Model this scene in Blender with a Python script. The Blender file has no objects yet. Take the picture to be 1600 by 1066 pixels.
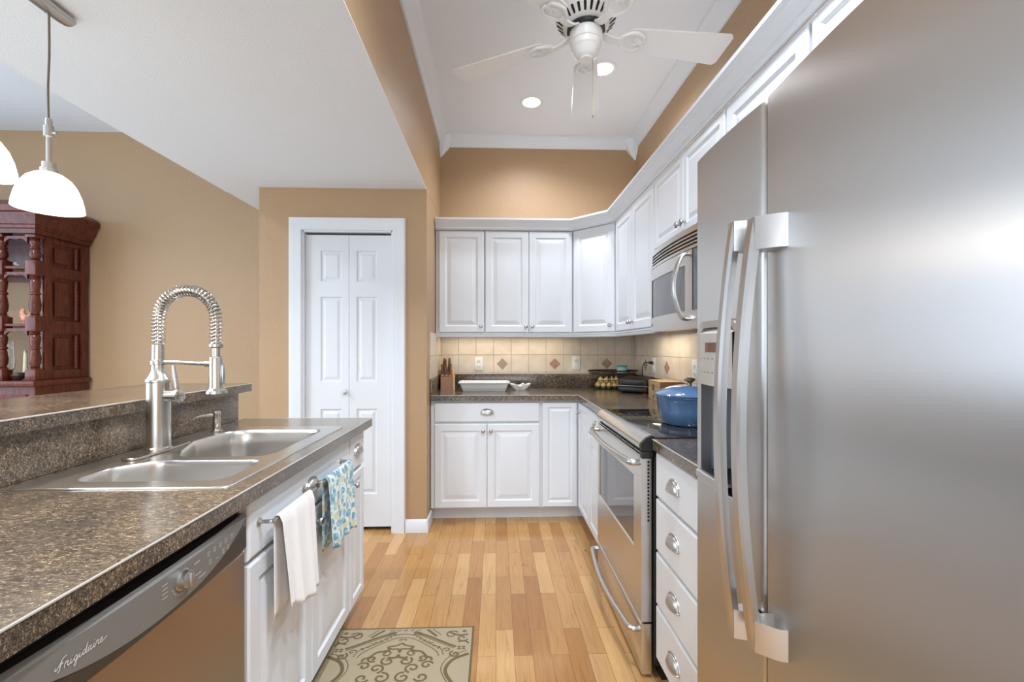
import bpy, bmesh, math, random
from mathutils import Vector, Matrix
R = math.radians; PI = math.pi
random.seed(7)
S = bpy.context.scene
C = S.collection
# ---------------------------------------------------------------- camera, world, light, exposure
cam = bpy.data.objects.new('camera', bpy.data.cameras.new('camera')); C.objects.link(cam)
cam.location = (0, 0, 1.27); cam.rotation_euler = (R(90), 0, R(-2.05))
cam.data.lens = 700 / 1600 * 36; cam.data.sensor_width = 36; cam.data.shift_y = 9 / 1600; cam.data.clip_start = 0.02
S.camera = cam
S.view_settings.view_transform = 'Standard'; S.view_settings.look = 'None'
S.view_settings.gamma = 1; S.view_settings.exposure = 0.64; S.view_settings.use_curve_mapping = False
W = bpy.data.worlds.new('world'); S.world = W; W.use_nodes = True
bg = W.node_tree.nodes['Background']; bg.inputs[0].default_value = (0.60, 0.78, 1.0, 1); bg.inputs[1].default_value = 1.2

def area(name, loc, rot, sx, sy, power, col=(1, 1, 1), spread=180):
    l = bpy.data.lights.new(name, 'AREA'); l.shape = 'RECTANGLE'; l.size = sx; l.size_y = sy
    l.energy = power; l.color = col; l.spread = R(spread)
    o = bpy.data.objects.new(name, l); o.location = loc; o.rotation_euler = rot; C.objects.link(o); return o
# daylight through the glazed doors of the living room (left); second area light is unseen fill added behind the camera
area('daylight_left', (-4.98, 1.0, 1.83), (0, R(-90), 0), 2.0, 4.2, 37, (0.82, 0.93, 1.08))
area('fill_behind', (-0.6, -4.4, 1.6), (R(90), 0, 0), 4.2, 1.7, 42, (0.97, 0.975, 0.99))
area('under_cabinet_lamp_back', (0.1, 3.70, 1.352), (0, 0, 0), 1.0, 0.05, 1.3, (1, 0.86, 0.66))
area('under_cabinet_lamp_right', (1.08, 2.95, 1.352), (0, 0, 0), 0.05, 0.5, 0.9, (1, 0.86, 0.66))

# ---------------------------------------------------------------- materials
def mat(name, col, rough=0.5, metal=0.0, emit=None, estr=0.0, spec=0.5, coat=0.0, trans=0.0, ior=1.45, aniso=0.0, sheen=0.0):
    m = bpy.data.materials.new(name); m.use_nodes = True
    b = m.node_tree.nodes['Principled BSDF']
    b.inputs['Base Color'].default_value = (*col, 1); b.inputs['Roughness'].default_value = rough
    b.inputs['Metallic'].default_value = metal; b.inputs['Specular IOR Level'].default_value = spec
    b.inputs['Coat Weight'].default_value = coat; b.inputs['Transmission Weight'].default_value = trans
    b.inputs['IOR'].default_value = ior; b.inputs['Anisotropic'].default_value = aniso
    if sheen: b.inputs['Sheen Weight'].default_value = sheen
    if emit: b.inputs['Emission Color'].default_value = (*emit, 1); b.inputs['Emission Strength'].default_value = estr
    return m
class NT:
    def __init__(s, m): s.t = m.node_tree; s.b = s.t.nodes['Principled BSDF']; s.tc = None
    def n(s, typ, **kw):
        x = s.t.nodes.new(typ)
        for k, v in kw.items():
            if k in x.inputs: x.inputs[k].default_value = v
            else: setattr(x, k, v)
        return x
    def l(s, a, b): s.t.links.new(a, b)
    def coord(s, scale=(1, 1, 1), rot=(0, 0, 0), loc=(0, 0, 0)):
        tc = s.n('ShaderNodeNewGeometry'); mp = s.n('ShaderNodeMapping')
        mp.inputs['Scale'].default_value = scale; mp.inputs['Rotation'].default_value = rot; mp.inputs['Location'].default_value = loc
        s.l(tc.outputs['Position'], mp.inputs['Vector']); return mp.outputs[0]
    def noise(s, vec, scale, detail=4, rough=0.5, dist=0.0):
        x = s.n('ShaderNodeTexNoise'); x.inputs['Scale'].default_value = scale; x.inputs['Detail'].default_value = detail
        x.inputs['Roughness'].default_value = rough; x.inputs['Distortion'].default_value = dist; s.l(vec, x.inputs['Vector']); return x.outputs['Fac']
    def ramp(s, fac, stops, interp='LINEAR'):
        x = s.n('ShaderNodeValToRGB'); x.color_ramp.interpolation = interp; cr = x.color_ramp
        while len(cr.elements) < len(stops): cr.elements.new(0.5)
        for e, (p, c) in zip(cr.elements, stops): e.position = p; e.color = (*c, 1)
        s.l(fac, x.inputs['Fac']); return x.outputs['Color']
    def mix(s, fac, a, b, mode='MIX'):
        x = s.n('ShaderNodeMix', data_type='RGBA', blend_type=mode)
        if isinstance(fac, float): x.inputs[0].default_value = fac
        else: s.l(fac, x.inputs[0])
        for i, v in ((6, a), (7, b)):
            if isinstance(v, tuple): x.inputs[i].default_value = (*v, 1)
            else: s.l(v, x.inputs[i])
        return x.outputs[2]
    def bump(s, h, strength=0.2, dist=0.002):
        x = s.n('ShaderNodeBump', Strength=strength, Distance=dist); s.l(h, x.inputs['Height']); s.l(x.outputs[0], s.b.inputs['Normal'])
    def col(s, c): s.l(c, s.b.inputs['Base Color'])
M = {}
M['cab'] = mat('white_cabinet_paint', (0.71, 0.735, 0.76), 0.32)
M['trim'] = mat('white_trim_paint', (0.71, 0.735, 0.76), 0.35)
M['fanw'] = mat('white_fan_enamel', (0.78, 0.78, 0.76), 0.3)
def wall_paint(name, col, scale=90, st=0.5):
    m = mat(name, col, 0.42); t = NT(m); v = t.coord()
    n = t.noise(v, scale, 3, 0.55); t.bump(n, st, 0.006)
    return m
M['wall'] = wall_paint('tan_wall_paint', (0.415, 0.272, 0.150))
M['ceil'] = wall_paint('white_ceiling_paint', (0.77, 0.78, 0.785), 140, 0.3)
M['ceil'].node_tree.nodes['Principled BSDF'].inputs['Roughness'].default_value = 0.8
M['ceil_flat'] = mat('smooth_ceiling_paint', (0.77, 0.80, 0.83), 0.7)
def granite():
    m = mat('speckled_brown_laminate', (0.1, 0.08, 0.06), 0.22, spec=0.6, coat=0.5); t = NT(m)
    v = t.coord((1, 1, 1)); v2 = t.coord((0.55, 1.5, 1.0), (0, 0, R(35))); 
    a = t.noise(v2, 130, 6, 0.75, 1.2)
    c = t.ramp(a, [(0.30, (0.02, 0.017, 0.015)), (0.43, (0.055, 0.045, 0.038)), (0.53, (0.15, 0.12, 0.09)), (0.60, (0.34, 0.28, 0.205)), (0.72, (0.56, 0.48, 0.37))])
    b = t.noise(v, 420, 3, 0.7)
    sp = t.ramp(b, [(0.40, (0.45, 0.42, 0.40)), (0.56, (1, 1, 1)), (0.68, (1.3, 1.25, 1.2))])
    big = t.noise(v, 7, 2, 0.5); bc = t.ramp(big, [(0.35, (0.70, 0.68, 0.66)), (0.65, (1.25, 1.15, 1.0))])
    c = t.mix(1.0, c, sp, 'MULTIPLY'); c = t.mix(1.0, c, bc, 'MULTIPLY'); t.col(c)
    rr = t.ramp(a, [(0.3, (0.16,) * 3), (0.7, (0.30,) * 3)]); t.l(rr, t.b.inputs['Roughness']); t.b.inputs['Coat Roughness'].default_value = 0.16
    return m
M['granite'] = granite()
M['seam'] = mat('worktop_seam_highlight', (0.45, 0.42, 0.38), 0.3)  # pale tone carries the highlight of the lit worktop edge
ANR = 0.0
def steel(name, col, rough, along='h', bumpst=0.04, aniso=0.0):
    m = mat(name, col, rough, 1.0, aniso=aniso); t = NT(m)
    if aniso:
        tg = t.n('ShaderNodeTangent', direction_type='RADIAL', axis='Z'); t.l(tg.outputs[0], t.b.inputs['Tangent']); t.b.inputs['Anisotropic Rotation'].default_value = ANR
    sc = (3, 3, 700) if along == 'h' else (600, 600, 3)
    v = t.coord(sc); n = t.noise(v, 1.0, 2, 0.6)
    r = t.ramp(n, [(0.3, (rough * 0.96,) * 3), (0.7, (rough * 1.05,) * 3)]); t.l(r, t.b.inputs['Roughness'])
    t.bump(n, bumpst, 0.001)
    return m
M['fridge'] = steel('brushed_refrigerator_steel', (0.60, 0.585, 0.57), 0.33, 'v', 0.0, 0.92)
M['steel'] = steel('brushed_appliance_steel', (0.68, 0.66, 0.63), 0.30, 'h', 0.02)
M['handle'] = mat('satin_steel_handle', (0.58, 0.575, 0.57), 0.28, 1.0)
M['nickel'] = mat('brushed_nickel', (0.52, 0.505, 0.48), 0.36, 1.0)
M['faucet'] = mat('brushed_faucet_steel', (0.56, 0.53, 0.49), 0.24, 1.0)
M['sink'] = mat('satin_sink_steel', (0.66, 0.64, 0.61), 0.28, 1.0)
M['black'] = mat('black_plastic', (0.015, 0.015, 0.015), 0.4)
M['dark'] = mat('dark_void', (0.01, 0.01, 0.01), 0.8)
M['glassblack'] = mat('black_ceramic_glass', (0.02, 0.018, 0.017), 0.07, coat=0.5)
M['ovenglass'] = mat('smoked_oven_glass', (0.10, 0.10, 0.105), 0.05, 0.0, spec=1.0)
M['mwglass'] = mat('smoked_microwave_glass', (0.13, 0.13, 0.135), 0.12, 0.0, spec=0.9)
M['dwband'] = mat('dark_bronze_plastic', (0.045, 0.033, 0.027), 0.3)
M['dwpanel'] = mat('grey_control_panel', (0.20, 0.195, 0.18), 0.38, 0.3)
M['dwdoor'] = steel('dishwasher_door_steel', (0.42, 0.35, 0.30), 0.32, 'h', 0.02)
M['print'] = mat('silver_print', (0.62, 0.61, 0.58), 0.4)
M['printdark'] = mat('grey_print', (0.16, 0.15, 0.15), 0.5)
M['plaster_white'] = mat('white_plastic', (0.80, 0.79, 0.76), 0.35)
M['slot'] = mat('outlet_slot', (0.06, 0.055, 0.05), 0.6)
def tile():
    m = mat('beige_ceramic_tile', (0.6, 0.5, 0.4), 0.3); t = NT(m); v = t.coord()
    n = t.noise(v, 9, 5, 0.6); t.col(t.ramp(n, [(0.3, (0.62, 0.53, 0.42)), (0.7, (0.74, 0.66, 0.55))])); return m
M['tile'] = tile()
M['grout'] = mat('tan_grout', (0.50, 0.41, 0.31), 0.8)
def stone(name, a, b):
    m = mat(name, a, 0.4); t = NT(m); n = t.noise(t.coord(), 60, 4, 0.6); t.col(t.ramp(n, [(0.3, a), (0.7, b)])); return m
M['dia_red'] = stone('terracotta_diamond', (0.34, 0.17, 0.11), (0.46, 0.27, 0.19))
M['dia_tan'] = stone('taupe_diamond', (0.30, 0.22, 0.15), (0.40, 0.31, 0.22))
def woodfloor():
    m = mat('oak_strip_floor', (0.5, 0.3, 0.15), 0.16, coat=0.0); t = NT(m)
    v = t.coord((1, 1, 1), (0, 0, R(90)))
    br = t.n('ShaderNodeTexBrick'); br.offset = 0.37; br.offset_frequency = 2; br.squash = 1.0
    t.l(v, br.inputs['Vector'])
    br.inputs['Color1'].default_value = (0, 0, 0, 1); br.inputs['Color2'].default_value = (1, 1, 1, 1); br.inputs['Mortar'].default_value = (0.5, 0.5, 0.5, 1)
    br.inputs['Scale'].default_value = 1.0; br.inputs['Mortar Size'].default_value = 0.0009; br.inputs['Mortar Smooth'].default_value = 0.1
    br.inputs['Bias'].default_value = 0.0; br.inputs['Brick Width'].default_value = 0.46; br.inputs['Row Height'].default_value = 0.076
    base = t.ramp(br.outputs['Color'], [(0.0, (0.35, 0.165, 0.056)), (0.35, (0.46, 0.25, 0.092)), (0.7, (0.50, 0.285, 0.112)), (1.0, (0.56, 0.34, 0.145))])
    # grain, shifted per plank
    geo = t.n('ShaderNodeNewGeometry'); add = t.n('ShaderNodeVectorMath', operation='MULTIPLY_ADD')
    t.l(br.outputs['Color'], add.inputs[0]); add.inputs[1].default_value = (7, 13, 5); t.l(geo.outputs['Position'], add.inputs[2])
    mp = t.n('ShaderNodeMapping'); mp.inputs['Scale'].default_value = (16, 1.1, 1); t.l(add.outputs[0], mp.inputs[0])
    g = t.noise(mp.outputs[0], 3.2, 7, 0.62, 1.6)
    gc = t.ramp(g, [(0.25, (0.62, 0.50, 0.40)), (0.42, (0.93, 0.90, 0.86)), (0.6, (1.05, 1.04, 1.02)), (0.8, (0.84, 0.76, 0.68))])
    c = t.mix(0.85, base, gc, 'MULTIPLY')
    # knots
    mp2 = t.n('ShaderNodeMapping'); mp2.inputs['Scale'].default_value = (3.4, 1.6, 1); t.l(geo.outputs['Position'], mp2.inputs[0])
    vo = t.n('ShaderNodeTexVoronoi'); vo.inputs['Scale'].default_value = 1.4; t.l(mp2.outputs[0], vo.inputs['Vector'])
    kn = t.ramp(vo.outputs['Distance'], [(0.0, (0.30, 0.16, 0.09)), (0.028, (0.50, 0.33, 0.22)), (0.055, (1, 1, 1))])
    c = t.mix(0.8, c, kn, 'MULTIPLY')
    c = t.mix(br.outputs['Fac'], c, (0.16, 0.085, 0.04)); t.col(c)
    t.bump(br.outputs['Fac'], -0.25, 0.001)
    return m
M['floor'] = woodfloor()
def wood(name, a, b, scale=(2, 2, 22), rough=0.35):
    m = mat(name, a, rough); t = NT(m); n = t.noise(t.coord(scale), 4, 5, 0.6, 1.0); t.col(t.ramp(n, [(0.3, a), (0.7, b)])); return m
M['cherry'] = wood('cherry_cabinet_wood', (0.065, 0.013, 0.008), (0.15, 0.034, 0.018), (10, 10, 1.4), 0.22)
M['block'] = wood('knife_block_wood', (0.20, 0.075, 0.028), (0.34, 0.15, 0.06), (12, 12, 60), 0.4)
M['khandle'] = wood('knife_handle_wood', (0.12, 0.05, 0.03), (0.24, 0.12, 0.07), (8, 8, 8), 0.4)
M['blonde'] = wood('pale_block_side', (0.52, 0.33, 0.17), (0.62, 0.42, 0.24), (8, 8, 60), 0.4)
M['box'] = wood('wooden_box_front', (0.26, 0.13, 0.06), (0.37, 0.20, 0.10), (20, 20, 4), 0.45)
M['boxside'] = wood('wooden_box_pale', (0.50, 0.34, 0.19), (0.60, 0.43, 0.26), (20, 20, 4), 0.45)
M['mirror'] = mat('mirror', (0.80, 0.76, 0.70), 0.03, 1.0)
M['shade'] = mat('white_glass_shade', (0.9, 0.88, 0.83), 0.25, emit=(1, 0.93, 0.80), estr=2.4)
M['lampglow'] = mat('recessed_lamp_glow', (1, 1, 1), 0.3, emit=(1, 0.97, 0.92), estr=14)
M['cord'] = mat('brown_cord', (0.20, 0.16, 0.12), 0.5, 0.4)
M['rug'] = mat('beige_flatweave_rug', (0.47, 0.40, 0.28), 0.95)
t = NT(M['rug']); v = t.coord((1, 1, 1), (0, 0, R(45))); ch = t.n('ShaderNodeTexChecker'); ch.inputs['Scale'].default_value = 480; t.l(v, ch.inputs['Vector'])
t.col(t.mix(ch.outputs['Fac'], (0.33, 0.27, 0.17), (0.45, 0.375, 0.255))); t.bump(ch.outputs['Fac'], 0.4, 0.001)
M['rugline'] = mat('brown_rug_yarn', (0.15, 0.108, 0.052), 0.95)
M['whitecloth'] = mat('white_cotton', (0.80, 0.79, 0.76), 0.95, sheen=0.3)
t = NT(M['whitecloth']); n = t.noise(t.coord((1, 1, 1)), 500, 2, 0.5); t.bump(n, 0.5, 0.002)
def printcloth():
    m = mat('blue_flower_print_cotton', (0.7, 0.75, 0.7), 0.95, sheen=0.3); t = NT(m); v = t.coord((1, 1, 1))
    def vor(scale, th, off):
        x = t.n('ShaderNodeTexVoronoi'); x.inputs['Scale'].default_value = scale; t.l(t.coord((0.4, 1, 1), (0, 0, 0), off), x.inputs['Vector'])
        return t.ramp(x.outputs['Distance'], [(0.0, (1, 1, 1)), (th, (1, 1, 1)), (th + 0.04, (0, 0, 0))])
    c = t.mix(vor(30, 0.42, (3, 1, 2)), (0.66, 0.72, 0.66), (0.62, 0.58, 0.34))
    c = t.mix(vor(36, 0.46, (0, 0, 0)), c, (0.14, 0.31, 0.42))
    c = t.mix(vor(46, 0.30, (8, 5, 1)), c, (0.28, 0.50, 0.62)); t.col(c); return m
M['printcloth'] = printcloth()
M['ceramic'] = mat('white_glazed_ceramic', (0.80, 0.79, 0.77), 0.2)
M['lattice'] = mat('grey_dotted_glaze', (0.62, 0.61, 0.59), 0.4)
t = NT(M['lattice']); ch = t.n('ShaderNodeTexVoronoi'); ch.inputs['Scale'].default_value = 110; ch.inputs['Randomness'].default_value = 0.0
t.l(t.coord((1, 1, 1), (0, R(45), 0)), ch.inputs['Vector']); t.col(t.ramp(ch.outputs['Distance'], [(0.18, (0.33, 0.32, 0.31)), (0.34, (0.70, 0.69, 0.67))]))
M['wire'] = mat('dark_bronze_wire', (0.05, 0.035, 0.025), 0.4, 0.7)
M['onion'] = stone('golden_onion_skin', (0.62, 0.40, 0.14), (0.80, 0.62, 0.30))
M['turq'] = mat('turquoise_glaze', (0.10, 0.33, 0.40), 0.2)
M['turqlight'] = mat('pale_turquoise_glaze', (0.35, 0.58, 0.60), 0.2)
M['grill'] = mat('black_grill_plastic', (0.022, 0.016, 0.013), 0.35)
M['grillgrey'] = mat('grey_metal_trim', (0.35, 0.34, 0.32), 0.3, 0.9)
M['blue'] = mat('blue_enamel', (0.08, 0.155, 0.285), 0.12, coat=0.6)
M['brassy'] = mat('aged_brass', (0.32, 0.23, 0.12), 0.35, 0.9)
M['coral'] = stone('coral_ceramic', (0.60, 0.20, 0.12), (0.75, 0.40, 0.28))
M['wax'] = mat('ivory_candle_wax', (0.80, 0.70, 0.48), 0.5)
M['clear'] = mat('clear_glass', (0.95, 0.97, 0.97), 0.03, trans=1.0)
M['darkbowl'] = mat('dark_brown_glaze', (0.05, 0.025, 0.02), 0.3)
M['greyblue'] = mat('grey_blue_glaze', (0.35, 0.42, 0.42), 0.3)
M['burner'] = mat('burner_ring_print', (0.16, 0.16, 0.17), 0.2)
M['carpet'] = mat('tan_carpet', (0.40, 0.31, 0.22), 0.95)
M['disp'] = mat('grey_dispenser_plastic', (0.30, 0.32, 0.35), 0.35)
M['disppanel'] = mat('warm_grey_dispenser_panel', (0.55, 0.52, 0.49), 0.35, 0.3)
M['display'] = mat('brown_display', (0.16, 0.07, 0.045), 0.2)
M['glass'] = mat('window_glass', (1, 1, 1), 0.0, trans=1.0, ior=1.02)

# ---------------------------------------------------------------- mesh helpers
def B(): return bmesh.new()
def link(name, bm, mats, parent=None, ang=35, smooth=True, loc=None):
    bmesh.ops.recalc_face_normals(bm, faces=bm.faces) if bm.faces else None
    if smooth:
        for f in bm.faces: f.smooth = True
        for e in bm.edges:
            if len(e.link_faces) == 2: e.smooth = e.calc_face_angle(0) < R(ang)
    me = bpy.data.meshes.new(name); bm.to_mesh(me); bm.free()
    for m in (mats if isinstance(mats, (list, tuple)) else [mats]): me.materials.append(M[m] if isinstance(m, str) else m)
    o = bpy.data.objects.new(name, me); C.objects.link(o)
    if parent: o.parent = parent
    if loc: o.location = loc
    return o
def struct(name, bm, mats, parent=None, **k):
    o = link(name, bm, mats, parent, **k)
    if not parent: o['kind'] = 'structure'
    return o
def thing(name, label, cat, loc=(0, 0, 0), rz=0, group=None):
    o = bpy.data.objects.new(name, None); o.empty_display_size = 0.05; C.objects.link(o)
    o.location = loc; o.rotation_euler = (0, 0, R(rz)); tag(o, label, cat, group); return o
def tag(o, label, cat, group=None, kind=None):
    o['label'] = label; o['category'] = cat
    if group: o['group'] = group
    if kind: o['kind'] = kind
    return o
def dup(root, loc, rz=None, label=None):
    r = root.copy(); C.objects.link(r); r.location = loc
    if rz is not None: r.rotation_euler = (0, 0, R(rz))
    if label: r['label'] = label
    for ch in list(root.children):
        c = ch.copy(); C.objects.link(c); c.parent = r
        for g in list(ch.children):
            d = g.copy(); C.objects.link(d); d.parent = c
    return r
def box(bm, x0, x1, y0, y1, z0, z1, bev=0.0, seg=2, mi=0):
    vs = [bm.verts.new((x, y, z)) for x in (x0, x1) for y in (y0, y1) for z in (z0, z1)]
    q = [(0, 1, 3, 2), (4, 6, 7, 5), (0, 4, 5, 1), (2, 3, 7, 6), (0, 2, 6, 4), (1, 5, 7, 3)]
    fs = [bm.faces.new([vs[i] for i in a]) for a in q]
    for f in fs: f.material_index = mi
    if bev > 0:
        es = list({e for f in fs for e in f.edges})
        r = bmesh.ops.bevel(bm, geom=es, offset=bev, segments=seg, affect='EDGES', profile=0.5)
        for f in r['faces']: f.material_index = mi
    return fs
def rings(bm, rs, cap0=True, cap1=True, closed=True, mi=0):
    """rs: list of equal-length loops of points"""
    L = [[bm.verts.new(p) for p in r] for r in rs]; n = len(L[0])
    for a, b in zip(L, L[1:]):
        for i in range(n if closed else n - 1):
            j = (i + 1) % n
            try: bm.faces.new((a[i], a[j], b[j], b[i])).material_index = mi
            except ValueError: pass
    if cap0: bm.faces.new(L[0]).material_index = mi
    if cap1: bm.faces.new(L[-1]).material_index = mi
    return L
def lathe(bm, prof, seg=24, c=(0, 0, 0), mat4=None, mi=0, cap=True, sx=1, sy=1):
    rs = []
    for r, z in prof:
        lp = []
        for i in range(seg):
            a = 2 * PI * i / seg; p = Vector((max(r, 1e-5) * math.cos(a) * sx, max(r, 1e-5) * math.sin(a) * sy, z))
            if mat4 is not None: p = mat4 @ p
            lp.append(p + Vector(c))
        rs.append(lp)
    return rings(bm, rs, cap, cap, True, mi)
def catmull(pts, n=8):
    P = [Vector(p) for p in pts]; out = []
    for i in range(len(P) - 1):
        p0 = P[max(i - 1, 0)]; p1 = P[i]; p2 = P[i + 1]; p3 = P[min(i + 2, len(P) - 1)]
        for k in range(n):
            t = k / n; out.append(0.5 * ((2 * p1) + (p2 - p0) * t + (2 * p0 - 5 * p1 + 4 * p2 - p3) * t * t + (3 * p1 - p0 - 3 * p2 + p3) * t ** 3))
    out.append(P[-1]); return out
def tube(bm, pts, r, seg=10, mi=0, cap=True, sec=None, up=None):
    """sweep; r scalar or list; sec: optional list of 2D section points (scaled by 1); up: fixed reference"""
    P = [Vector(p) for p in pts]; rs = []; n = len(P); ref = None
    for i in range(n):
        t = (P[min(i + 1, n - 1)] - P[max(i - 1, 0)]).normalized()
        if ref is None:
            ref = Vector(up) if up else (Vector((0, 0, 1)) if abs(t.z) < 0.9 else Vector((1, 0, 0)))
        if up: ref = Vector(up)
        a = (ref - t * ref.dot(t)).normalized(); b = t.cross(a); ref = a if not up else ref
        rr = r[i] if isinstance(r, (list, tuple)) else r
        if sec: s_ = [(u * rr, v * rr) for u, v in sec]
        else: s_ = [(math.cos(2 * PI * k / seg) * rr, math.sin(2 * PI * k / seg) * rr) for k in range(seg)]
        rs.append([P[i] + a * u + b * v for u, v in s_])
    return rings(bm, rs, cap, cap, True, mi)
def sphere(bm, c, rx, ry=None, rz=None, seg=14, n=8, mi=0, m4=None):
    ry = ry or rx; rz = rz or rx; rs = []
    for i in range(n + 1):
        a = -PI / 2 + PI * i / n; lp = []
        for k in range(seg):
            b = 2 * PI * k / seg; p = Vector((rx * max(math.cos(a), 1e-3) * math.cos(b), ry * max(math.cos(a), 1e-3) * math.sin(b), rz * math.sin(a)))
            if m4 is not None: p = m4 @ p
            lp.append(p + Vector(c))
        rs.append(lp)
    rings(bm, rs, mi=mi)
def rect_ring(x0, x1, z0, z1, y): return [(x0, y, z0), (x1, y, z0), (x1, y, z1), (x0, y, z1)]
def panel(bm, x0, x1, z0, z1, yb, seq, mi=0):
    """concentric rectangles facing -y: back at yb, then (inset, y)"""
    rs = [rect_ring(x0, x1, z0, z1, yb)] + [rect_ring(x0 + i, x1 - i, z0 + i, z1 - i, y) for i, y in seq]
    rings(bm, rs, mi=mi)
def cell_slab(bm, xs, zs, fy, yb, special, mi=0):
    """front grid facing -y at fy(x) with special cells {(i,j): fn(bm, x0,x1,z0,z1)}; sides and back closed"""
    V = {}
    def v(x, y, z):
        k = (round(x, 5), round(y, 5), round(z, 5))
        if k not in V: V[k] = bm.verts.new((x, y, z))
        return V[k]
    for i in range(len(xs) - 1):
        for j in range(len(zs) - 1):
            x0, x1, z0, z1 = xs[i], xs[i + 1], zs[j], zs[j + 1]
            if (i, j) in special: special[(i, j)](v, x0, x1, z0, z1)
            else: bm.faces.new([v(x0, fy(x0), z0), v(x1, fy(x1), z0), v(x1, fy(x1), z1), v(x0, fy(x0), z1)]).material_index = mi
    for j in range(len(zs) - 1):
        for x in (xs[0], xs[-1]): bm.faces.new([v(x, fy(x), zs[j]), v(x, fy(x), zs[j + 1]), v(x, yb, zs[j + 1]), v(x, yb, zs[j])])
    for i in range(len(xs) - 1):
        for z in (zs[0], zs[-1]): bm.faces.new([v(xs[i], fy(xs[i]), z), v(xs[i + 1], fy(xs[i + 1]), z), v(xs[i + 1], yb, z), v(xs[i], yb, z)])
def profile_sweep(bm, path, prof, flip=1, mi=0):
    """path 2D, prof [(out, z)] closed; out goes to the right of travel * flip; mitred"""
    P = [Vector(p) for p in path]; rs = []
    for i in range(len(P)):
        d0 = (P[i] - P[i - 1]).normalized() if i else (P[1] - P[0]).normalized()
        d1 = (P[i + 1] - P[i]).normalized() if i < len(P) - 1 else d0
        n0 = Vector((d0.y, -d0.x)); n1 = Vector((d1.y, -d1.x)); m = (n0 + n1).normalized(); m = m / max(m.dot(n0), 0.2)
        rs.append([(P[i].x + m.x * o * flip, P[i].y + m.y * o * flip, z) for o, z in prof])
    rings(bm, rs, mi=mi)
def fillet(poly, rad, n=6):
    out = []; N = len(poly)
    for i in range(N):
        p = Vector(poly[i]); a = Vector(poly[i - 1]); b = Vector(poly[(i + 1) % N]); r = rad[i] if isinstance(rad, (list, tuple)) else rad
        da = (a - p); db = (b - p); la = da.length; lb = db.length; da.normalize(); db.normalize()
        ang = da.angle(db); tlen = min(r / math.tan(ang / 2), la * 0.48, lb * 0.48)
        s = p + da * tlen; e = p + db * tlen
        for k in range(n + 1):
            t = k / n; out.append((1 - t) ** 2 * s + 2 * t * (1 - t) * p + t * t * e)
    return out

# ---------------------------------------------------------------- the setting
XL, XR, YB, ZC, ZS = -0.475, 1.21, 3.85, 3.06, 2.35   # kitchen side wall, right wall, back wall, high ceiling, low ceiling
bm = B(); box(bm, -1.36, 1.35, -0.7, 4.0, -0.06, 0.0); struct('floor', bm, 'floor')
M['bouncefloor'] = mat('pale_bounce_floor', (0.62, 0.62, 0.60), 0.35)  # unseen floor made pale to bounce neutral light onto the low ceiling
M['bouncewall'] = wall_paint('pale_bounce_wall_paint', (0.66, 0.65, 0.62))  # unseen walls made pale to add neutral bounce light
bm = B(); box(bm, -5.12, -1.36, -4.6, 4.0, -0.06, 0.0); box(bm, -1.36, 1.35, -4.6, -0.7, -0.06, 0.0); struct('floor_living_room', bm, 'bouncefloor')
bm = B(); box(bm, -5.12, 1.35, YB, YB + 0.12, 0, ZC + 0.1); struct('wall_back', bm, 'wall')
bm = B(); box(bm, XR, XR + 0.12, -4.6, YB, 0, ZC + 0.1); struct('wall_right', bm, 'wall')
bm = B()   # left wall with an opening for glazed doors
box(bm, -5.12, -5.0, -4.6, -1.15, 0, ZC); box(bm, -5.12, -5.0, 3.15, YB, 0, ZC); box(bm, -5.12, -5.0, -1.15, 3.15, 2.88, ZC); box(bm, -5.12, -5.0, -1.15, 3.15, 0, 0.78); struct('wall_left', bm, 'bouncewall')
bm = B()
box(bm, -5.12, -2.7, -4.6, -4.48, 0, ZC); box(bm, 1.0, XR, -4.6, -4.48, 0, ZC); box(bm, -2.7, 1.0, -4.6, -4.48, 2.3, ZC); box(bm, -2.7, 1.0, -4.6, -4.48, 0, 0.5); struct('wall_front', bm, 'bouncewall')
PY_ = 3.2
bm = B(); box(bm, -5.12, 1.35, -4.6, 4.0, ZC, ZC + 0.08)
struct('ceiling', bm, 'ceil_flat')
bm = B(); box(bm, -1.88, XL - 0.112, -2.2, YB, ZS + 0.004, ZS + 0.12); box(bm, -1.88, XL, -2.2, PY_, ZS, ZS + 0.004); struct('ceiling_low', bm, 'ceil')
# pantry front wall, side walls, with the door opening; and the high wall above the low ceiling
PX0, PX1, PY = -1.60, XL, 3.09
DX0, DX1, DZ = -1.312, -0.708, 2.06
bm = B()
box(bm, PX0, DX0, PY, PY + 0.11, 0, ZS); box(bm, DX1, PX1, PY, PY + 0.11, 0, ZS); box(bm, DX0, DX1, PY, PY + 0.11, DZ, ZS)
struct('wall_pantry', bm, 'wall')
bm = B(); box(bm, PX0, PX0 + 0.11, PY + 0.11, YB, 0, ZS); struct('wall_pantry_left', bm, 'wall')
bm = B(); box(bm, XL - 0.11, XL, PY + 0.11, YB, 0, ZS); struct('wall_kitchen_side', bm, 'wall')
bm = B(); box(bm, XL - 0.11, XL, -2.2, YB, ZS + 0.0045, ZC, 0.0); struct('wall_above_low_ceiling', bm, 'wall')
# windows out of the frame (left: daylight and reflections; rear: added for fill)
def window(n, pts, frame_pts):
    bm = B()
    for b_ in pts: box(bm, *b_)
    f = struct('window_%d' % n, bm, 'trim'); return f
window(1, [(-5.08, -5.04, y, y + 0.06, 0.78, 2.88) for y in (-1.15, 0.25, 1.66, 3.09)] + [(-5.08, -5.04, -1.15, 3.15, z, z + 0.06) for z in (0.78, 1.30, 2.82)], None)
window(2, [(x, x + 0.05, -4.56, -4.52, 0.5, 2.3) for x in (-2.7, -1.47, -0.23, 0.95)] + [(-2.7, 1.0, -4.56, -4.52, z, z + 0.05) for z in (0.5, 2.25)], None)
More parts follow.
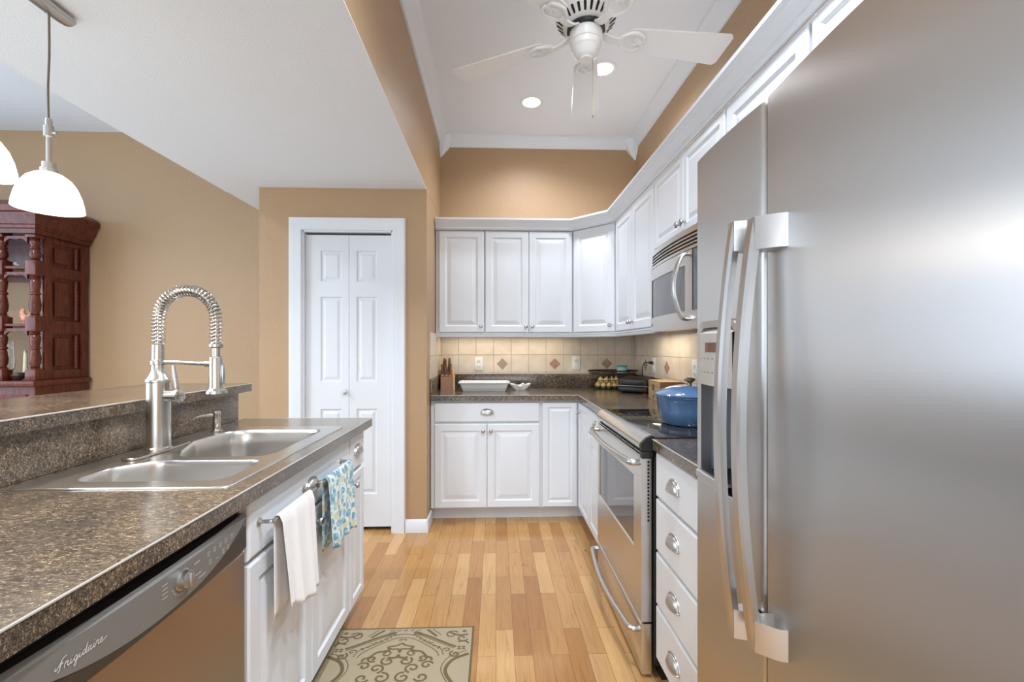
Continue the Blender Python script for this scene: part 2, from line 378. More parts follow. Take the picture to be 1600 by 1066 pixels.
# ceiling crown moulding
cr = [(0.0, ZC - 0.085), (0.012, ZC - 0.085), (0.016, ZC - 0.07), (0.03, ZC - 0.058), (0.052, ZC - 0.030), (0.066, ZC - 0.020), (0.078, ZC - 0.014), (0.082, ZC - 0.001), (0.0, ZC - 0.001)]
bm = B(); profile_sweep(bm, [(XL, -2.2), (XL, YB), (XR, YB), (XR, -4.4)], cr)
o = struct('trim_ceiling', bm, 'trim')
for sx, X in ((1, XL), (-1, XR)):      # corner blocks with a pointed drop
    bm = B()
    def blk(z, s):
        return [(X, YB, z), (X, YB - s, z), (X + sx * s * 0.55, YB - s, z), (X + sx * s, YB - s * 0.55, z), (X + sx * s, YB, z)]
    rings(bm, [blk(ZC - 0.17, 0.006), blk(ZC - 0.14, 0.035), blk(ZC - 0.095, 0.075), blk(ZC - 0.02, 0.105), blk(ZC - 0.002, 0.11)])
    struct('trim_corner', bm, 'trim', ang=20)
# pantry door: casing, jamb, bifold leaves
bm = B(); cz = 0.09
pr = [(0, 0.0), (0.006, -0.014), (0.02, -0.018), (0.05, -0.016), (0.064, -0.020), (0.084, -0.020), (0.09, 0.0)]
def casing(bm, x0, x1, z1, y):
    P = [Vector((x0, 0)), Vector((x0, z1)), Vector((x1, z1)), Vector((x1, 0))]; rs = []
    for i, (p, m) in enumerate(zip(P, [(-1, 0), (-1, 1), (1, 1), (1, 0)])):
        rs.append([(p.x + m[0] * o, y + d, p.y + m[1] * o) for o, d in pr])
    rings(bm, rs)
casing(bm, DX0 + 0.0, DX1, DZ, PY)
struct('trim_pantry_casing', bm, 'trim', ang=25)
bm = B(); box(bm, DX0, DX0 + 0.008, PY, PY + 0.11, 0, DZ); box(bm, DX1 - 0.008, DX1, PY, PY + 0.11, 0, DZ); box(bm, DX0, DX1, PY, PY + 0.11, DZ - 0.008, DZ)
struct('trim_pantry_jamb', bm, 'trim')
dr = bpy.data.objects.new('door_1', None); C.objects.link(dr); dr['kind'] = 'structure'; dr.location = (DX0 + 0.008, PY + 0.03, 0.03)
def door_leaf(x0, w, px0, px1):
    bm = B(); xs = [x0, x0 + px0, x0 + px1, x0 + w]; zs = [0, 0.225, 0.812, 0.999, 1.584, 1.688, 1.90, 2.008]
    def rp(v, a, b, c, d):
        seq = [(0, 0), (0.006, 0.008), (0.016, 0.009), (0.034, 0.002)]; L = [[v(x, y, z) for x, y, z in rect_ring(a + i, b - i, c + i, d - i, y)] for i, y in seq]
        for p, q in zip(L, L[1:]):
            for k in range(4): bm.faces.new((p[k], p[(k + 1) % 4], q[(k + 1) % 4], q[k]))
        bm.faces.new(L[-1])
    cell_slab(bm, xs, zs, lambda x: 0.0, 0.032, {(1, 1): rp, (1, 3): rp, (1, 5): rp})
    return link('door_leaf', bm, 'trim', dr, ang=15)
LW = (DX1 - DX0 - 0.016 - 0.004) / 2
l1 = door_leaf(0.001, LW, 0.10, 0.245); l2 = door_leaf(LW + 0.003, LW, 0.05, 0.19)
bm = B(); lathe(bm, [(0.006, 0), (0.006, 0.012), (0.015, 0.018), (0.018, 0.026), (0.014, 0.033), (0.004, 0.036)], 16, (LW - 0.018, 0, 0.93), Matrix.Rotation(R(90), 4, 'X'))
link('door_knob', bm, 'nickel', l1)
bm = B(); box(bm, 0.04, LW * 2 - 0.04, 0.005, 0.025, 2.010, 2.020); link('door_track', bm, 'black', dr)
# baseboards
bb = [(0, 0), (0.014, 0), (0.014, 0.07), (0.008, 0.082), (0.004, 0.09), (0, 0.09)]
bm = B(); profile_sweep(bm, [(DX1 + 0.09, PY), (PX1, PY)], bb); box(bm, PX1, PX1 + 0.012, PY - 0.014, 3.29, 0, 0.085); struct('baseboard_pantry', bm, 'trim')
bm = B(); profile_sweep(bm, [(PX0, PY), (DX0 - 0.09, PY)], bb); struct('baseboard_pantry.001', bm, 'trim')
bm = B(); profile_sweep(bm, [(-5.0, YB), (PX0, YB)], bb); struct('baseboard_back', bm, 'trim')

# ---------------------------------------------------------------- cabinets
SEQ = [(0.0, -0.015), (0.003, -0.0185), (0.006, -0.020), (0.050, -0.020), (0.053, -0.0175), (0.058, -0.0125), (0.066, -0.0115), (0.070, -0.0125), (0.092, -0.0185), (0.095, -0.0190)]
SEQ_S = [(0.0, -0.015), (0.003, -0.0185), (0.006, -0.020), (0.036, -0.020), (0.039, -0.0175), (0.044, -0.0125), (0.050, -0.0115), (0.053, -0.0125), (0.066, -0.0185), (0.068, -0.0190)]
SLAB = [(0.0, -0.014), (0.003, -0.018), (0.008, -0.020)]
G = 0.0015
def knob_bm(x, z, y=-0.02):
    bm = B(); lathe(bm, [(0.0055, 0), (0.005, 0.010), (0.007, 0.014), (0.0135, 0.018), (0.015, 0.022), (0.0135, 0.027), (0.006, 0.030)], 16, (x, y, z), Matrix.Rotation(R(90), 4, 'X')); return bm
def cup_bm(x, z, y=-0.02):
    bm = B(); a, h, d = 0.045, 0.036, 0.021
    n, m = 16, 7; rs = []
    for i in range(m + 1):
        s = (PI / 2) * i / m
        rs.append([(x + a * math.cos(PI * k / n), y - d * math.sin(PI * k / n) ** 0.8 * math.cos(s) - 0.001, z - 0.010 + h * math.sin(PI * k / n) ** 0.8 * math.sin(s)) for k in range(n + 1)])
    rings(bm, rs, False, False, False)
    # flat flange round the dome and rolled lip
    rs = [[(x + (a + o) * math.cos(PI * k / n), y - dd, z - 0.010 + (h + o) * math.sin(PI * k / n) ** 0.8) for k in range(n + 1)] for o, dd in ((0, 0.003), (0.005, 0.003), (0.006, 0.0))]
    rings(bm, rs, False, False, False)
    tube(bm, [(x + a * math.cos(PI * k / n), y - d * math.sin(PI * k / n) ** 0.8 - 0.001, z - 0.010) for k in range(n + 1)], 0.0018, 6)
    return bm
def carcass(root, w, d, z0, z1, toe=0.0, top=False, x0=0.0):
    bm = B(); t = 0.018
    box(bm, x0, x0 + t, 0, d, z0 + toe, z1); box(bm, x0 + w - t, x0 + w, 0, d, z0 + toe, z1)
    box(bm, x0 + t, x0 + w - t, 0.02, d, z0 + toe, z0 + toe + t); box(bm, x0 + t, x0 + w - t, d - 0.008, d, z0 + toe + t, z1)
    if top: box(bm, x0 + t, x0 + w - t, 0.02, d - 0.008, z1 - t, z1)
    # face frame closed behind the doors
    box(bm, x0 + t, x0 + w - t, 0, 0.019, z0 + toe, z1)
    link('carcass', bm, 'cab', root, smooth=False)
    if toe:
        bm = B(); box(bm, x0, x0 + w, 0.075, 0.09, z0, z0 + toe); link('toe_kick', bm, 'cab', root, smooth=False)
def cdoor(root, x0, x1, z0, z1, knob=None, seq=None, name='door'):
    bm = B(); panel(bm, x0 + G, x1 - G, z0 + G, z1 - G, -0.001, seq or SEQ); o = link(name, bm, 'cab', root, ang=12)
    if knob:
        link('knob', knob_bm(*knob), 'nickel', o)
    return o
def cdrawer(root, x0, x1, z0, z1, pull=True, seq=None):
    bm = B(); panel(bm, x0 + G, x1 - G, z0 + G, z1 - G, -0.001, seq or SLAB); o = link('drawer_front', bm, 'cab', root, ang=12)
    if pull: link('cup_pull', cup_bm((x0 + x1) / 2, (z0 + z1) / 2), 'nickel', o)
    return o
CT = 0.922; CB = 0.882       # worktop top and underside
FY, FXR, FXL = 3.26, 0.616, -0.657
# base, back run
c = thing('base_cabinet', 'white base cabinet on the back wall with one wide drawer over two doors', 'cabinet', (XL + 0.005, FY, 0))
w = 0.795
carcass(c, w, 0.585, 0, CB, 0.10)
cdrawer(c, 0.025, w - 0.008, 0.725, 0.868)
mid = (0.025 + w - 0.008) / 2
cdoor(c, 0.025, mid, 0.105, 0.715, (mid - 0.028, 0.665)); cdoor(c, mid, w - 0.008, 0.105, 0.715, (mid + 0.028, 0.665))
c = thing('corner_cabinet', 'white corner base cabinet whose narrow tall doors meet at the inner corner', 'cabinet', (0.325, FY, 0))
bm = B(); box(bm, 0.0, 0.018, 0, 0.585, 0.1, CB); box(bm, 0.018, 0.291, 0, 0.019, 0.1, CB); box(bm, 0.291, 0.310, -0.388, 0.019, 0.1, CB); box(bm, 0.310, 0.87, -0.388, -0.370, 0.1, CB)
box(bm, 0.018, 0.291, 0.019, 0.585, 0.1, 0.118); box(bm, 0.310, 0.87, -0.370, 0.585, 0.1, 0.118); box(bm, 0.291, 0.310, 0.019, 0.585, 0.1, 0.118); link('carcass', bm, 'cab', c, smooth=False)
bm = B(); box(bm, 0.0, 0.376, 0.075, 0.09, 0, 0.1); box(bm, 0.361, 0.376, -0.388, 0.075, 0, 0.1); link('toe_kick', bm, 'cab', c, smooth=False)
cdoor(c, 0.012, 0.268, 0.105, 0.868, None, SEQ_S)
bm = B(); panel(bm, 0.024, 0.384, 0.105, 0.868, -0.001, SEQ_S)
Mx = Matrix.Translation((0.291, 0, 0)) @ Matrix.Rotation(R(-90), 4, 'Z'); bm.transform(Mx)
d2 = link('door', bm, 'cab', c, ang=12); bm = knob_bm(0.10, 0.80); bm.transform(Mx); link('knob', bm, 'nickel', d2)
# base, right run (faces -X): local x runs toward the camera
c = thing('base_cabinet', 'white base cabinet squeezed between the range and the corner, drawer over one door', 'cabinet', (FXR, 2.868, 0), -90)
carcass(c, 0.422, 0.585, 0, CB, 0.10); cdrawer(c, 0.006, 0.416, 0.725, 0.868); cdoor(c, 0.006, 0.416, 0.105, 0.715, None)
c = thing('drawer_cabinet', 'white stack of four drawers between range and refrigerator', 'cabinet', (FXR, 1.660, 0), -90)
carcass(c, 0.455, 0.585, 0, CB, 0.10)
for z0, z1 in ((0.712, 0.876), (0.512, 0.706), (0.312, 0.506), (0.108, 0.306)): cdrawer(c, 0.004, 0.356, z0, z1)
# peninsula (faces +X): local x runs away from the camera
c = thing('sink_base_cabinet', 'white sink base cabinet with two towel bars on its wide false drawer front', 'cabinet', (FXL, 1.172, 0), 90)
w = 0.808; carcass(c, w, 0.56, 0, CB, 0.10)
o = cdrawer(c, 0.006, w - 0.004, 0.712, 0.874, False); link('cup_pull', cup_bm(w / 2 - 0.005, 0.79), 'nickel', o)
cdoor(c, 0.006, w / 2, 0.105, 0.702, (w / 2 - 0.03, 0.655)); cdoor(c, w / 2, w - 0.004, 0.105, 0.702, (w / 2 + 0.03, 0.655))
def towel_bar(x0, x1, z):
    bm = B(); r = 0.0055
    tube(bm, catmull([(x0, -0.021, z + 0.0), (x0, -0.045, z), (x0 + 0.004, -0.056, z), (x0 + 0.02, -0.058, z), (x1 - 0.02, -0.058, z), (x1 - 0.004, -0.056, z), (x1, -0.045, z), (x1, -0.021, z)], 5), r, 10)
    for x in (x0, x1): lathe(bm, [(0.012, 0), (0.012, 0.003), (0.008, 0.006)], 14, (x, -0.0195, z), Matrix.Rotation(R(90), 4, 'X'))
    link('towel_bar', bm, 'nickel', c)
towel_bar(0.055, 0.335, 0.80); towel_bar(0.405, 0.69, 0.80)
sinkbase = c
c = thing('base_cabinet', 'narrow white drawer and door cabinet at the far end of the peninsula', 'cabinet', (FXL, 1.982, 0), 90)
w = 0.218; carcass(c, w, 0.56, 0, CB, 0.10); cdrawer(c, 0.004, w - 0.01, 0.712, 0.874, True)
cdoor(c, 0.004, w - 0.01, 0.105, 0.702, (0.035, 0.655), SEQ_S)
c = thing('base_cabinet', 'white peninsula cabinet nearest the camera beside the dishwasher', 'cabinet', (FXL, -0.30, 0), 90)
carcass(c, 0.852, 0.57, 0, CB, 0.10); cdrawer(c, 0.01, 0.845, 0.712, 0.874); cdoor(c, 0.01, 0.4275, 0.105, 0.702); cdoor(c, 0.4275, 0.845, 0.105, 0.702)
# wall cabinets
UY, UX, U0, U1 = 3.53, 0.89, 1.375, 2.20
c = thing('wall_cabinet', 'white single-door wall cabinet beside the pantry wall', 'cabinet', (XL + 0.004, UY, 0))
carcass(c, 0.381, 0.318, U0, U1, 0, True); cdoor(c, 0.025, 0.379, U0 + 0.005, 2.178, (0.352, U0 + 0.055))
c = thing('wall_cabinet', 'white double-door wall cabinet in the middle of the back wall', 'cabinet', (-0.088, UY, 0))
carcass(c, 0.696, 0.318, U0, U1, 0, True); cdoor(c, 0.003, 0.346, U0 + 0.005, 2.178, (0.322, U0 + 0.055)); cdoor(c, 0.346, 0.69, U0 + 0.005, 2.178, (0.372, U0 + 0.055))
c = thing('corner_wall_cabinet', 'white diagonal corner wall cabinet with a single door', 'cabinet', (0.61, UY, 0), -45)
dw = math.hypot(0.28, 0.28)
bm = B(); pts = [(0, 0), (dw, 0)]
# pentagon footprint in world, moved to local
foot = [(0.61, UY), (UX, 3.25), (XR - 0.003, 3.25), (XR - 0.003, YB - 0.003), (0.61, YB - 0.003)]
loc = [Matrix.Rotation(R(45), 2) @ Vector((x - 0.61, y - UY)) for x, y in foot]
rings(bm, [[(p.x, p.y, z) for p in loc] for z in (U0, U1)]); link('carcass', bm, 'cab', c, smooth=False)
cdoor(c, 0.012, dw - 0.012, U0 + 0.005, 2.178, (dw - 0.045, U0 + 0.055))
c = thing('wall_cabinet', 'white double-door wall cabinet between the corner and the microwave', 'cabinet', (UX, 3.248, 0), -90)
w = 0.808; carcass(c, w, 0.318, U0, U1, 0, True); cdoor(c, 0.006, w / 2, U0 + 0.005, 2.178, (w / 2 - 0.027, U0 + 0.055)); cdoor(c, w / 2, w - 0.003, U0 + 0.005, 2.178, (w / 2 + 0.027, U0 + 0.055))
c = thing('wall_cabinet', 'short white two-door wall cabinet above the microwave', 'cabinet', (UX, 2.437, 0), -90)
w = 0.762; carcass(c, w, 0.318, 1.795, U1, 0, True); cdoor(c, 0.003, w / 2, 1.80, 2.178, (w / 2 - 0.027, 1.845), SEQ_S); cdoor(c, w / 2, w - 0.003, 1.80, 2.178, (w / 2 + 0.027, 1.845), SEQ_S)
c = thing('wall_cabinet', 'tall white wall cabinet beside the microwave, mostly behind the refrigerator', 'cabinet', (UX, 1.672, 0), -90)
w = 0.455; carcass(c, w, 0.318, U0, U1, 0, True); cdoor(c, 0.004, w - 0.004, U0 + 0.005, 2.178, None)
c = thing('wall_cabinet', 'white cabinet running above the refrigerator', 'cabinet', (UX, 1.214, 0), -90)
w = 1.30; carcass(c, w, 0.318, 1.80, U1, 0, True); cdoor(c, 0.004, w / 2, 1.82, 2.178, None, SEQ_S); cdoor(c, w / 2, w - 0.004, 1.82, 2.178, None, SEQ_S)
up = [(XL + 0.004, UY), (0.61, UY), (UX, 3.25), (UX, -0.09)]
cp = [(0.0, 2.182), (0.008, 2.182), (0.014, 2.190), (0.020, 2.192), (0.022, 2.202), (0.030, 2.212), (0.044, 2.232), (0.050, 2.236), (0.054, 2.244), (0.062, 2.248), (0.064, 2.262), (0.0, 2.262)]
bm = B(); profile_sweep(bm, up, [(o_ + 0.021, z) for o_, z in cp]); 
# flat top boards behind the crown
box(bm, XL + 0.004, 0.61, UY - 0.02, YB - 0.01, 2.2005, 2.215)
o = link('crown_moulding', bm, 'cab', ang=15); tag(o, 'white crown moulding running round the top of all wall cabinets', 'moulding')
lp = [(0.0, 1.345), (0.010, 1.345), (0.014, 1.352), (0.014, 1.362), (0.020, 1.368), (0.020, 1.3745), (0.0, 1.3745)]
bm = B(); profile_sweep(bm, [(XL + 0.004, UY), (0.61, UY), (UX, 3.25), (UX, 2.45)], lp)
o = link('light_rail', bm, 'cab', ang=15); tag(o, 'white light rail strip under the back and corner wall cabinets', 'moulding')

# ---------------------------------------------------------------- tiled splashback with diamonds and outlets
TS = 0.150
def tiles(name, label, u0, u1, z0, z1, phase, diamonds, place):
    """tiles in plane (u,z), face toward -y local"""
    bm = B(); box(bm, u0, u1, 0.0, 0.004, z0, z1, mi=1)
    g = 0.0013
    us = [u0]; k = math.ceil((u0 - phase) / TS)
    while phase + k * TS < u1:
        if phase + k * TS > u0 + 0.01: us.append(phase + k * TS)
        k += 1
    us.append(u1); zs = [z0, 1.049, 1.199, z1]
    if z0 > 1.04: zs = [z0, 1.199, z1]
    for a, b in zip(us, us[1:]):
        for c_, d in zip(zs, zs[1:]):
            if b - a < 0.01 or d - c_ < 0.012: continue
            rings(bm, [rect_ring(a + g, b - g, c_ + g, d - g, 0.0), rect_ring(a + g, b - g, c_ + g, d - g, -0.003), rect_ring(a + g + 0.002, b - g - 0.002, c_ + g + 0.002, d - g - 0.002, -0.0045)])
    for u, mi in diamonds:
        s = 0.048; z = 1.124
        rings(bm, [[(u - q, y, z), (u, y, z - q), (u + q, y, z), (u, y, z + q)] for q, y in ((s, -0.0045), (s, -0.0062), (s - 0.002, -0.0068))], mi=mi)
    bm.transform(place); o = link(name, bm, ['tile', 'grout', 'dia_red', 'dia_tan'], smooth=False)
    tag(o, label, 'tiles'); return o
tiles('tile_splashback', 'beige square tiles with diamond insets along the back wall', XL + 0.001, XR - 0.006, 1.035, 1.375, 0.055 + TS / 2, [(0.055, 3), (0.505, 2), (0.957, 3)], Matrix.Translation((0, YB - 0.004, 0)))
tiles('tile_splashback', 'beige square tiles with diamond insets on the right wall behind range and grill', -(YB - 0.012), -1.21, 1.035, 1.375, -3.56 + TS / 2, [(-3.56, 3), (-3.11, 2), (-2.66, 3)],
      Matrix.Translation((XR - 0.004, 0, 0)) @ Matrix.Rotation(R(-90), 4, 'Z'))
tiles('tile_splashback', 'small strip of beige tiles on the side wall by the knife block', 3.215, YB - 0.012, 1.035, 1.375, 3.35, [], Matrix.Translation((XL + 0.004, 0, 0)) @ Matrix.Rotation(R(90), 4, 'Z'))
def outlet(label, loc, rz):
    o = thing('wall_outlet', label, 'outlet', loc, rz, 'outlets on the tiles')
    bm = B(); box(bm, -0.036, 0.036, -0.006, 0, -0.058, 0.058, 0.003); link('cover_plate', bm, 'plaster_white', o)
    for z in (-0.022, 0.022):
        bm = B(); lathe(bm, [(0.016, 0), (0.016, 0.002), (0.014, 0.003)], 16, (0, -0.0058, z), Matrix.Rotation(R(90), 4, 'X')); s = link('socket', bm, 'plaster_white', o)
        bm = B()
        for x in (-0.006, 0.006): box(bm, x - 0.0012, x + 0.0012, -0.0092, -0.0086, z - 0.004, z + 0.006)
        link('slot', bm, 'slot', s)
    return o
YT = YB - 0.0086
outlet('white outlet on the back tiles above the white loaf dish', (-0.147, YT, 1.126), 0)
outlet('white outlet on the back tiles midway along the counter', (0.69, YT, 1.13), 0)
outlet('white outlet on the right wall with a black plug in it', (XR - 0.0086, 3.37, 1.13), -90)
outlet('white outlet on the right wall half hidden beside the refrigerator', (XR - 0.0086, 2.66, 1.13), -90)

# ---------------------------------------------------------------- worktops
def counter(name, label, boxes, splash, seams):
    bm = B()
    for b_ in boxes: box(bm, *b_, CB, CT)
    bmesh.ops.remove_doubles(bm, verts=bm.verts, dist=0.0002)
    for a, b_ in seams:      # pale strip on the laminate joint, painting the lit front edge's highlight
        a = Vector((*a, CT - 0.0012)); b_ = Vector((*b_, CT - 0.0012))
        tube(bm, [a, b_], 0.0024, 6, mi=1)
    o = link(name, bm, ['granite', 'seam'], smooth=False); tag(o, label, 'countertop')
    for s in splash:
        bm = B(); box(bm, *s, 0.002); link('backsplash', bm, 'granite', o)
    return o
LY, LXR, LXL = 3.215, 0.590, -0.607
counter('countertop', 'dark speckled L-shaped laminate countertop in the back corner', [(XL + 0.001, LXR, LY, YB - 0.001), (LXR, XR - 0.001, 2.440, YB - 0.001)],
        [(XL + 0.020, XR - 0.020, YB - 0.020, YB - 0.010, CT, 1.034), (XL + 0.001, XL + 0.019, LY + 0.01, YB - 0.010, CT, 1.034), (XR - 0.0195, XR - 0.001, 2.442, YB - 0.010, CT, 1.034)],
        [((XL + 0.002, LY), (LXR, LY)), ((LXR, LY), (LXR, 2.441))])
counter('countertop', 'short dark speckled countertop over the drawers next to the refrigerator', [(LXR, XR - 0.001, 1.205, 1.668)],
        [(XR - 0.0195, XR - 0.001, 1.21, 1.666, CT, 1.034)], [((LXR, 1.206), (LXR, 1.667))])
HX0, HX1, HY0, HY1 = -1.145, -0.685, 1.150, 1.945
counter('countertop', 'long dark speckled peninsula countertop holding the sink', [(-1.22, LXL, -0.33, HY0), (-1.22, LXL, HY1, 2.22), (-1.22, HX0, HY0, HY1), (HX1, LXL, HY0, HY1)], [],
        [((LXL, -0.33), (LXL, 2.22)), ((LXL, 2.22), (-1.20, 2.22))])
# raised bar: knee wall, laminate face, top
bm = B(); box(bm, -1.36, -1.236, -0.33, 2.17, 0, 1.05); struct('wall_bar', bm, 'wall')
o = thing('bar_top', 'raised dark speckled breakfast bar top behind the sink', 'countertop', (-1.43, 1.0, 1.05))
bm = B(); box(bm, -1.68 + 1.43, -1.19 + 1.43, -1.34, 1.23, 0.004, 0.042, 0.0)
tube(bm, [(0.24, -1.34, 0.0408), (0.24, 1.23, 0.0408)], 0.0024, 6, mi=1); link('bar_slab', bm, ['granite', 'seam'], o, smooth=False)
bm = B(); box(bm, -1.235 + 1.43, -1.221 + 1.43, -1.33, 1.17, CT - 1.05 - 0.001 + 0.002, 0.003); link('bar_face', bm, 'granite', o, smooth=False)

# ---------------------------------------------------------------- sink
sk = thing('kitchen_sink', 'stainless steel double-bowl drop-in sink in the peninsula', 'sink', (0, 0, CT))
bowls = [fillet([(-0.705, 1.180), (-0.705, 1.395), (-1.02, 1.395), (-1.095, 1.31), (-1.095, 1.180)], [0.05, 0.045, 0.06, 0.06, 0.06], 7),
         fillet([(-0.715, 1.440), (-0.715, 1.905), (-1.085, 1.905), (-1.105, 1.68), (-1.04, 1.52), (-0.99, 1.440)], [0.05, 0.07, 0.09, 0.09, 0.09, 0.05], 7)]
outer = fillet([(-0.665, 1.130), (-0.665, 1.970), (-1.185, 1.970), (-1.185, 1.130)], 0.035, 6)
bm = B()
loops = []
for pts, z in [(outer, 0.004)] + [(b_, 0.003) for b_ in bowls]:
    vs = [bm.verts.new((p.x, p.y, z)) for p in pts]; es = [bm.edges.new((vs[i], vs[(i + 1) % len(vs)])) for i in range(len(vs))]; loops.append((vs, es))
bmesh.ops.triangle_fill(bm, use_beauty=True, use_dissolve=False, edges=[e for _, es in loops for e in es], normal=(0, 0, 1))
# rolled outer rim
vs = loops[0][0]; cx, cy = -0.925, 1.55
def ringoff(vs, k, z): return [bm.verts.new((v.co.x + (1 if v.co.x > cx else -1) * k, v.co.y + (1 if v.co.y > cy else -1) * k, z)) for v in vs]
prev = vs
for k, z in ((0.004, 0.0038), (0.007, 0.0022), (0.0075, 0.0003)):
    nw = ringoff(vs, k, z)
    for i in range(len(vs)): bm.faces.new((prev[i], prev[(i + 1) % len(vs)], nw[(i + 1) % len(vs)], nw[i]))
    prev = nw
link('sink_rim', bm, 'sink', sk, ang=50)
for bi, b_ in enumerate(bowls):
    bm = B(); c0 = sum((Vector((p.x, p.y)) for p in b_), Vector((0, 0))) / len(b_); rs = []
    depth = 0.19 if bi else 0.16
    for s, z in ((1.0, 0.003), (0.985, 0.000), (0.965, -0.012), (0.955, -0.06), (0.945, -depth + 0.05), (0.93, -depth + 0.022), (0.88, -depth + 0.006), (0.75, -depth), (0.2, -depth - 0.004), (0.12, -depth - 0.004)):
        rs.append([(c0.x + (p.x - c0.x) * s, c0.y + (p.y - c0.y) * s, z) for p in b_])
    rings(bm, rs, False, True); o = link('bowl', bm, 'sink', sk, ang=60)
    bm = B(); lathe(bm, [(0.042, 0), (0.042, 0.003), (0.034, 0.001), (0.01, -0.001)], 20, (c0.x, c0.y, -depth - 0.003)); link('drain', bm, 'nickel', o)
# faucet
fx, fy = -1.112, 1.518
f = thing('kitchen_faucet', 'tall brushed steel spring-neck faucet with pull-down sprayer behind the sink', 'faucet', (fx, fy, CT + 0.0045), -5)
bm = B(); pl = fillet([(-0.028, -0.128), (0.028, -0.128), (0.028, 0.128), (-0.028, 0.128)], 0.027, 6); rings(bm, [[(p.x, p.y, 0) for p in pl], [(p.x, p.y, 0.004) for p in pl], [(p.x * 0.93, p.y * 0.985, 0.006) for p in pl]]); 
bm.transform(Matrix.Rotation(R(5), 4, 'Z')); link('deck_plate', bm, 'faucet', f)
bm = B(); lathe(bm, [(0.038, 0.006), (0.038, 0.012), (0.034, 0.016), (0.033, 0.226), (0.0355, 0.229), (0.0355, 0.235), (0.034, 0.238), (0.026, 0.250), (0.0195, 0.264), (0.0185, 0.284), (0.022, 0.286), (0.022, 0.298), (0.0185, 0.300), (0.0175, 0.350), (0.012, 0.351)], 28); link('body', bm, 'faucet', f)
# spring neck: arc in local xz plane
arc = [(0, 0, 0.355), (0, 0, 0.40), (0, 0, 0.432)] + [(0.099 - 0.099 * math.cos(a), 0, 0.432 + 0.097 * math.sin(a)) for a in [R(x) for x in range(15, 180, 15)]] + [(0.198, 0, 0.432), (0.198, 0, 0.40), (0.198, 0, 0.352)]
ap = catmull(arc, 14)
bm = B(); tube(bm, ap, 0.0098, 12); h = link('hose', bm, 'faucet', f)
bm = B(); turns = 40; n = turns * 10; pts = []
Ls = [0]
for a, b in zip(ap, ap[1:]): Ls.append(Ls[-1] + (b - a).length)
def at_len(s):
    for i in range(len(Ls) - 1):
        if Ls[i + 1] >= s: t_ = (s - Ls[i]) / (Ls[i + 1] - Ls[i]); return ap[i].lerp(ap[i + 1], t_), (ap[i + 1] - ap[i]).normalized()
    return ap[-1], (ap[-1] - ap[-2]).normalized()
for i in range(n + 1):
    p, tg = at_len(Ls[-1] * i / n); yv = Vector((0, 1, 0)); xv = yv.cross(tg).normalized(); a = 2 * PI * turns * i / n
    pts.append(p + (xv * math.cos(a) + yv * math.sin(a)) * 0.0178)
tube(bm, pts, 0.0027, 6); link('spring', bm, 'faucet', f)
bm = B(); tube(bm, [(0, 0, 0.294), (0.08, 0, 0.292), (0.165, 0, 0.288)], [0.0075, 0.0065, 0.0065], 12)
lathe(bm, [(0.010, 0), (0.010, 0.020)], 14, (0.160, 0, 0.288), Matrix.Rotation(R(90), 4, 'Y')); link('support_arm', bm, 'faucet', f)
bm = B(); lathe(bm, [(0.0215, 0.352), (0.0215, 0.343), (0.012, 0.339), (0.012, 0.312), (0.0195, 0.310), (0.0205, 0.306), (0.0205, 0.218), (0.022, 0.208), (0.030, 0.200), (0.031, 0.191), (0.017, 0.189)], 24, (0.198, 0, 0))
sp = link('spray_head', bm, 'faucet', f)
bm = B(); box(bm, 0.212, 0.226, -0.020, -0.006, 0.222, 0.285, 0.004); bm.transform(Matrix.Translation((0.0, 0.012, 0))); link('spray_lever', bm, 'handle', sp)
bm = B(); lathe(bm, [(0.018, 0.0), (0.019, 0.030), (0.0225, 0.032), (0.0225, 0.046), (0.014, 0.050)], 20, (0.028, 0, 0.182), Matrix.Rotation(R(90), 4, 'Y')); hv = link('valve', bm, 'faucet', f)
bm = B(); tube(bm, [(0.062, 0, 0.195), (0.061, 0, 0.215), (0.054, 0, 0.262), (0.051, 0, 0.282)], [0.007, 0.0088, 0.0068, 0.006], 12); link('valve_lever', bm, 'faucet', hv)
# soap dispenser
s = thing('soap_dispenser', 'small brushed steel soap dispenser pump behind the far sink bowl', 'soap dispenser', (-1.136, 1.865, CT + 0.0045), 0)
bm = B(); lathe(bm, [(0.022, 0), (0.022, 0.004), (0.0145, 0.008), (0.0135, 0.022), (0.0145, 0.024), (0.0145, 0.040), (0.013, 0.062), (0.014, 0.066), (0.014, 0.078), (0.010, 0.082)], 20); link('pump_body', bm, 'faucet', s)
bm = B(); tube(bm, catmull([(0, 0, 0.066), (-0.025, -0.020, 0.068), (-0.052, -0.042, 0.064), (-0.065, -0.052, 0.055)], 5), [0.0065] * 6 + [0.005] * 5 + [0.004] * 5, 10); link('spout', bm, 'faucet', s)

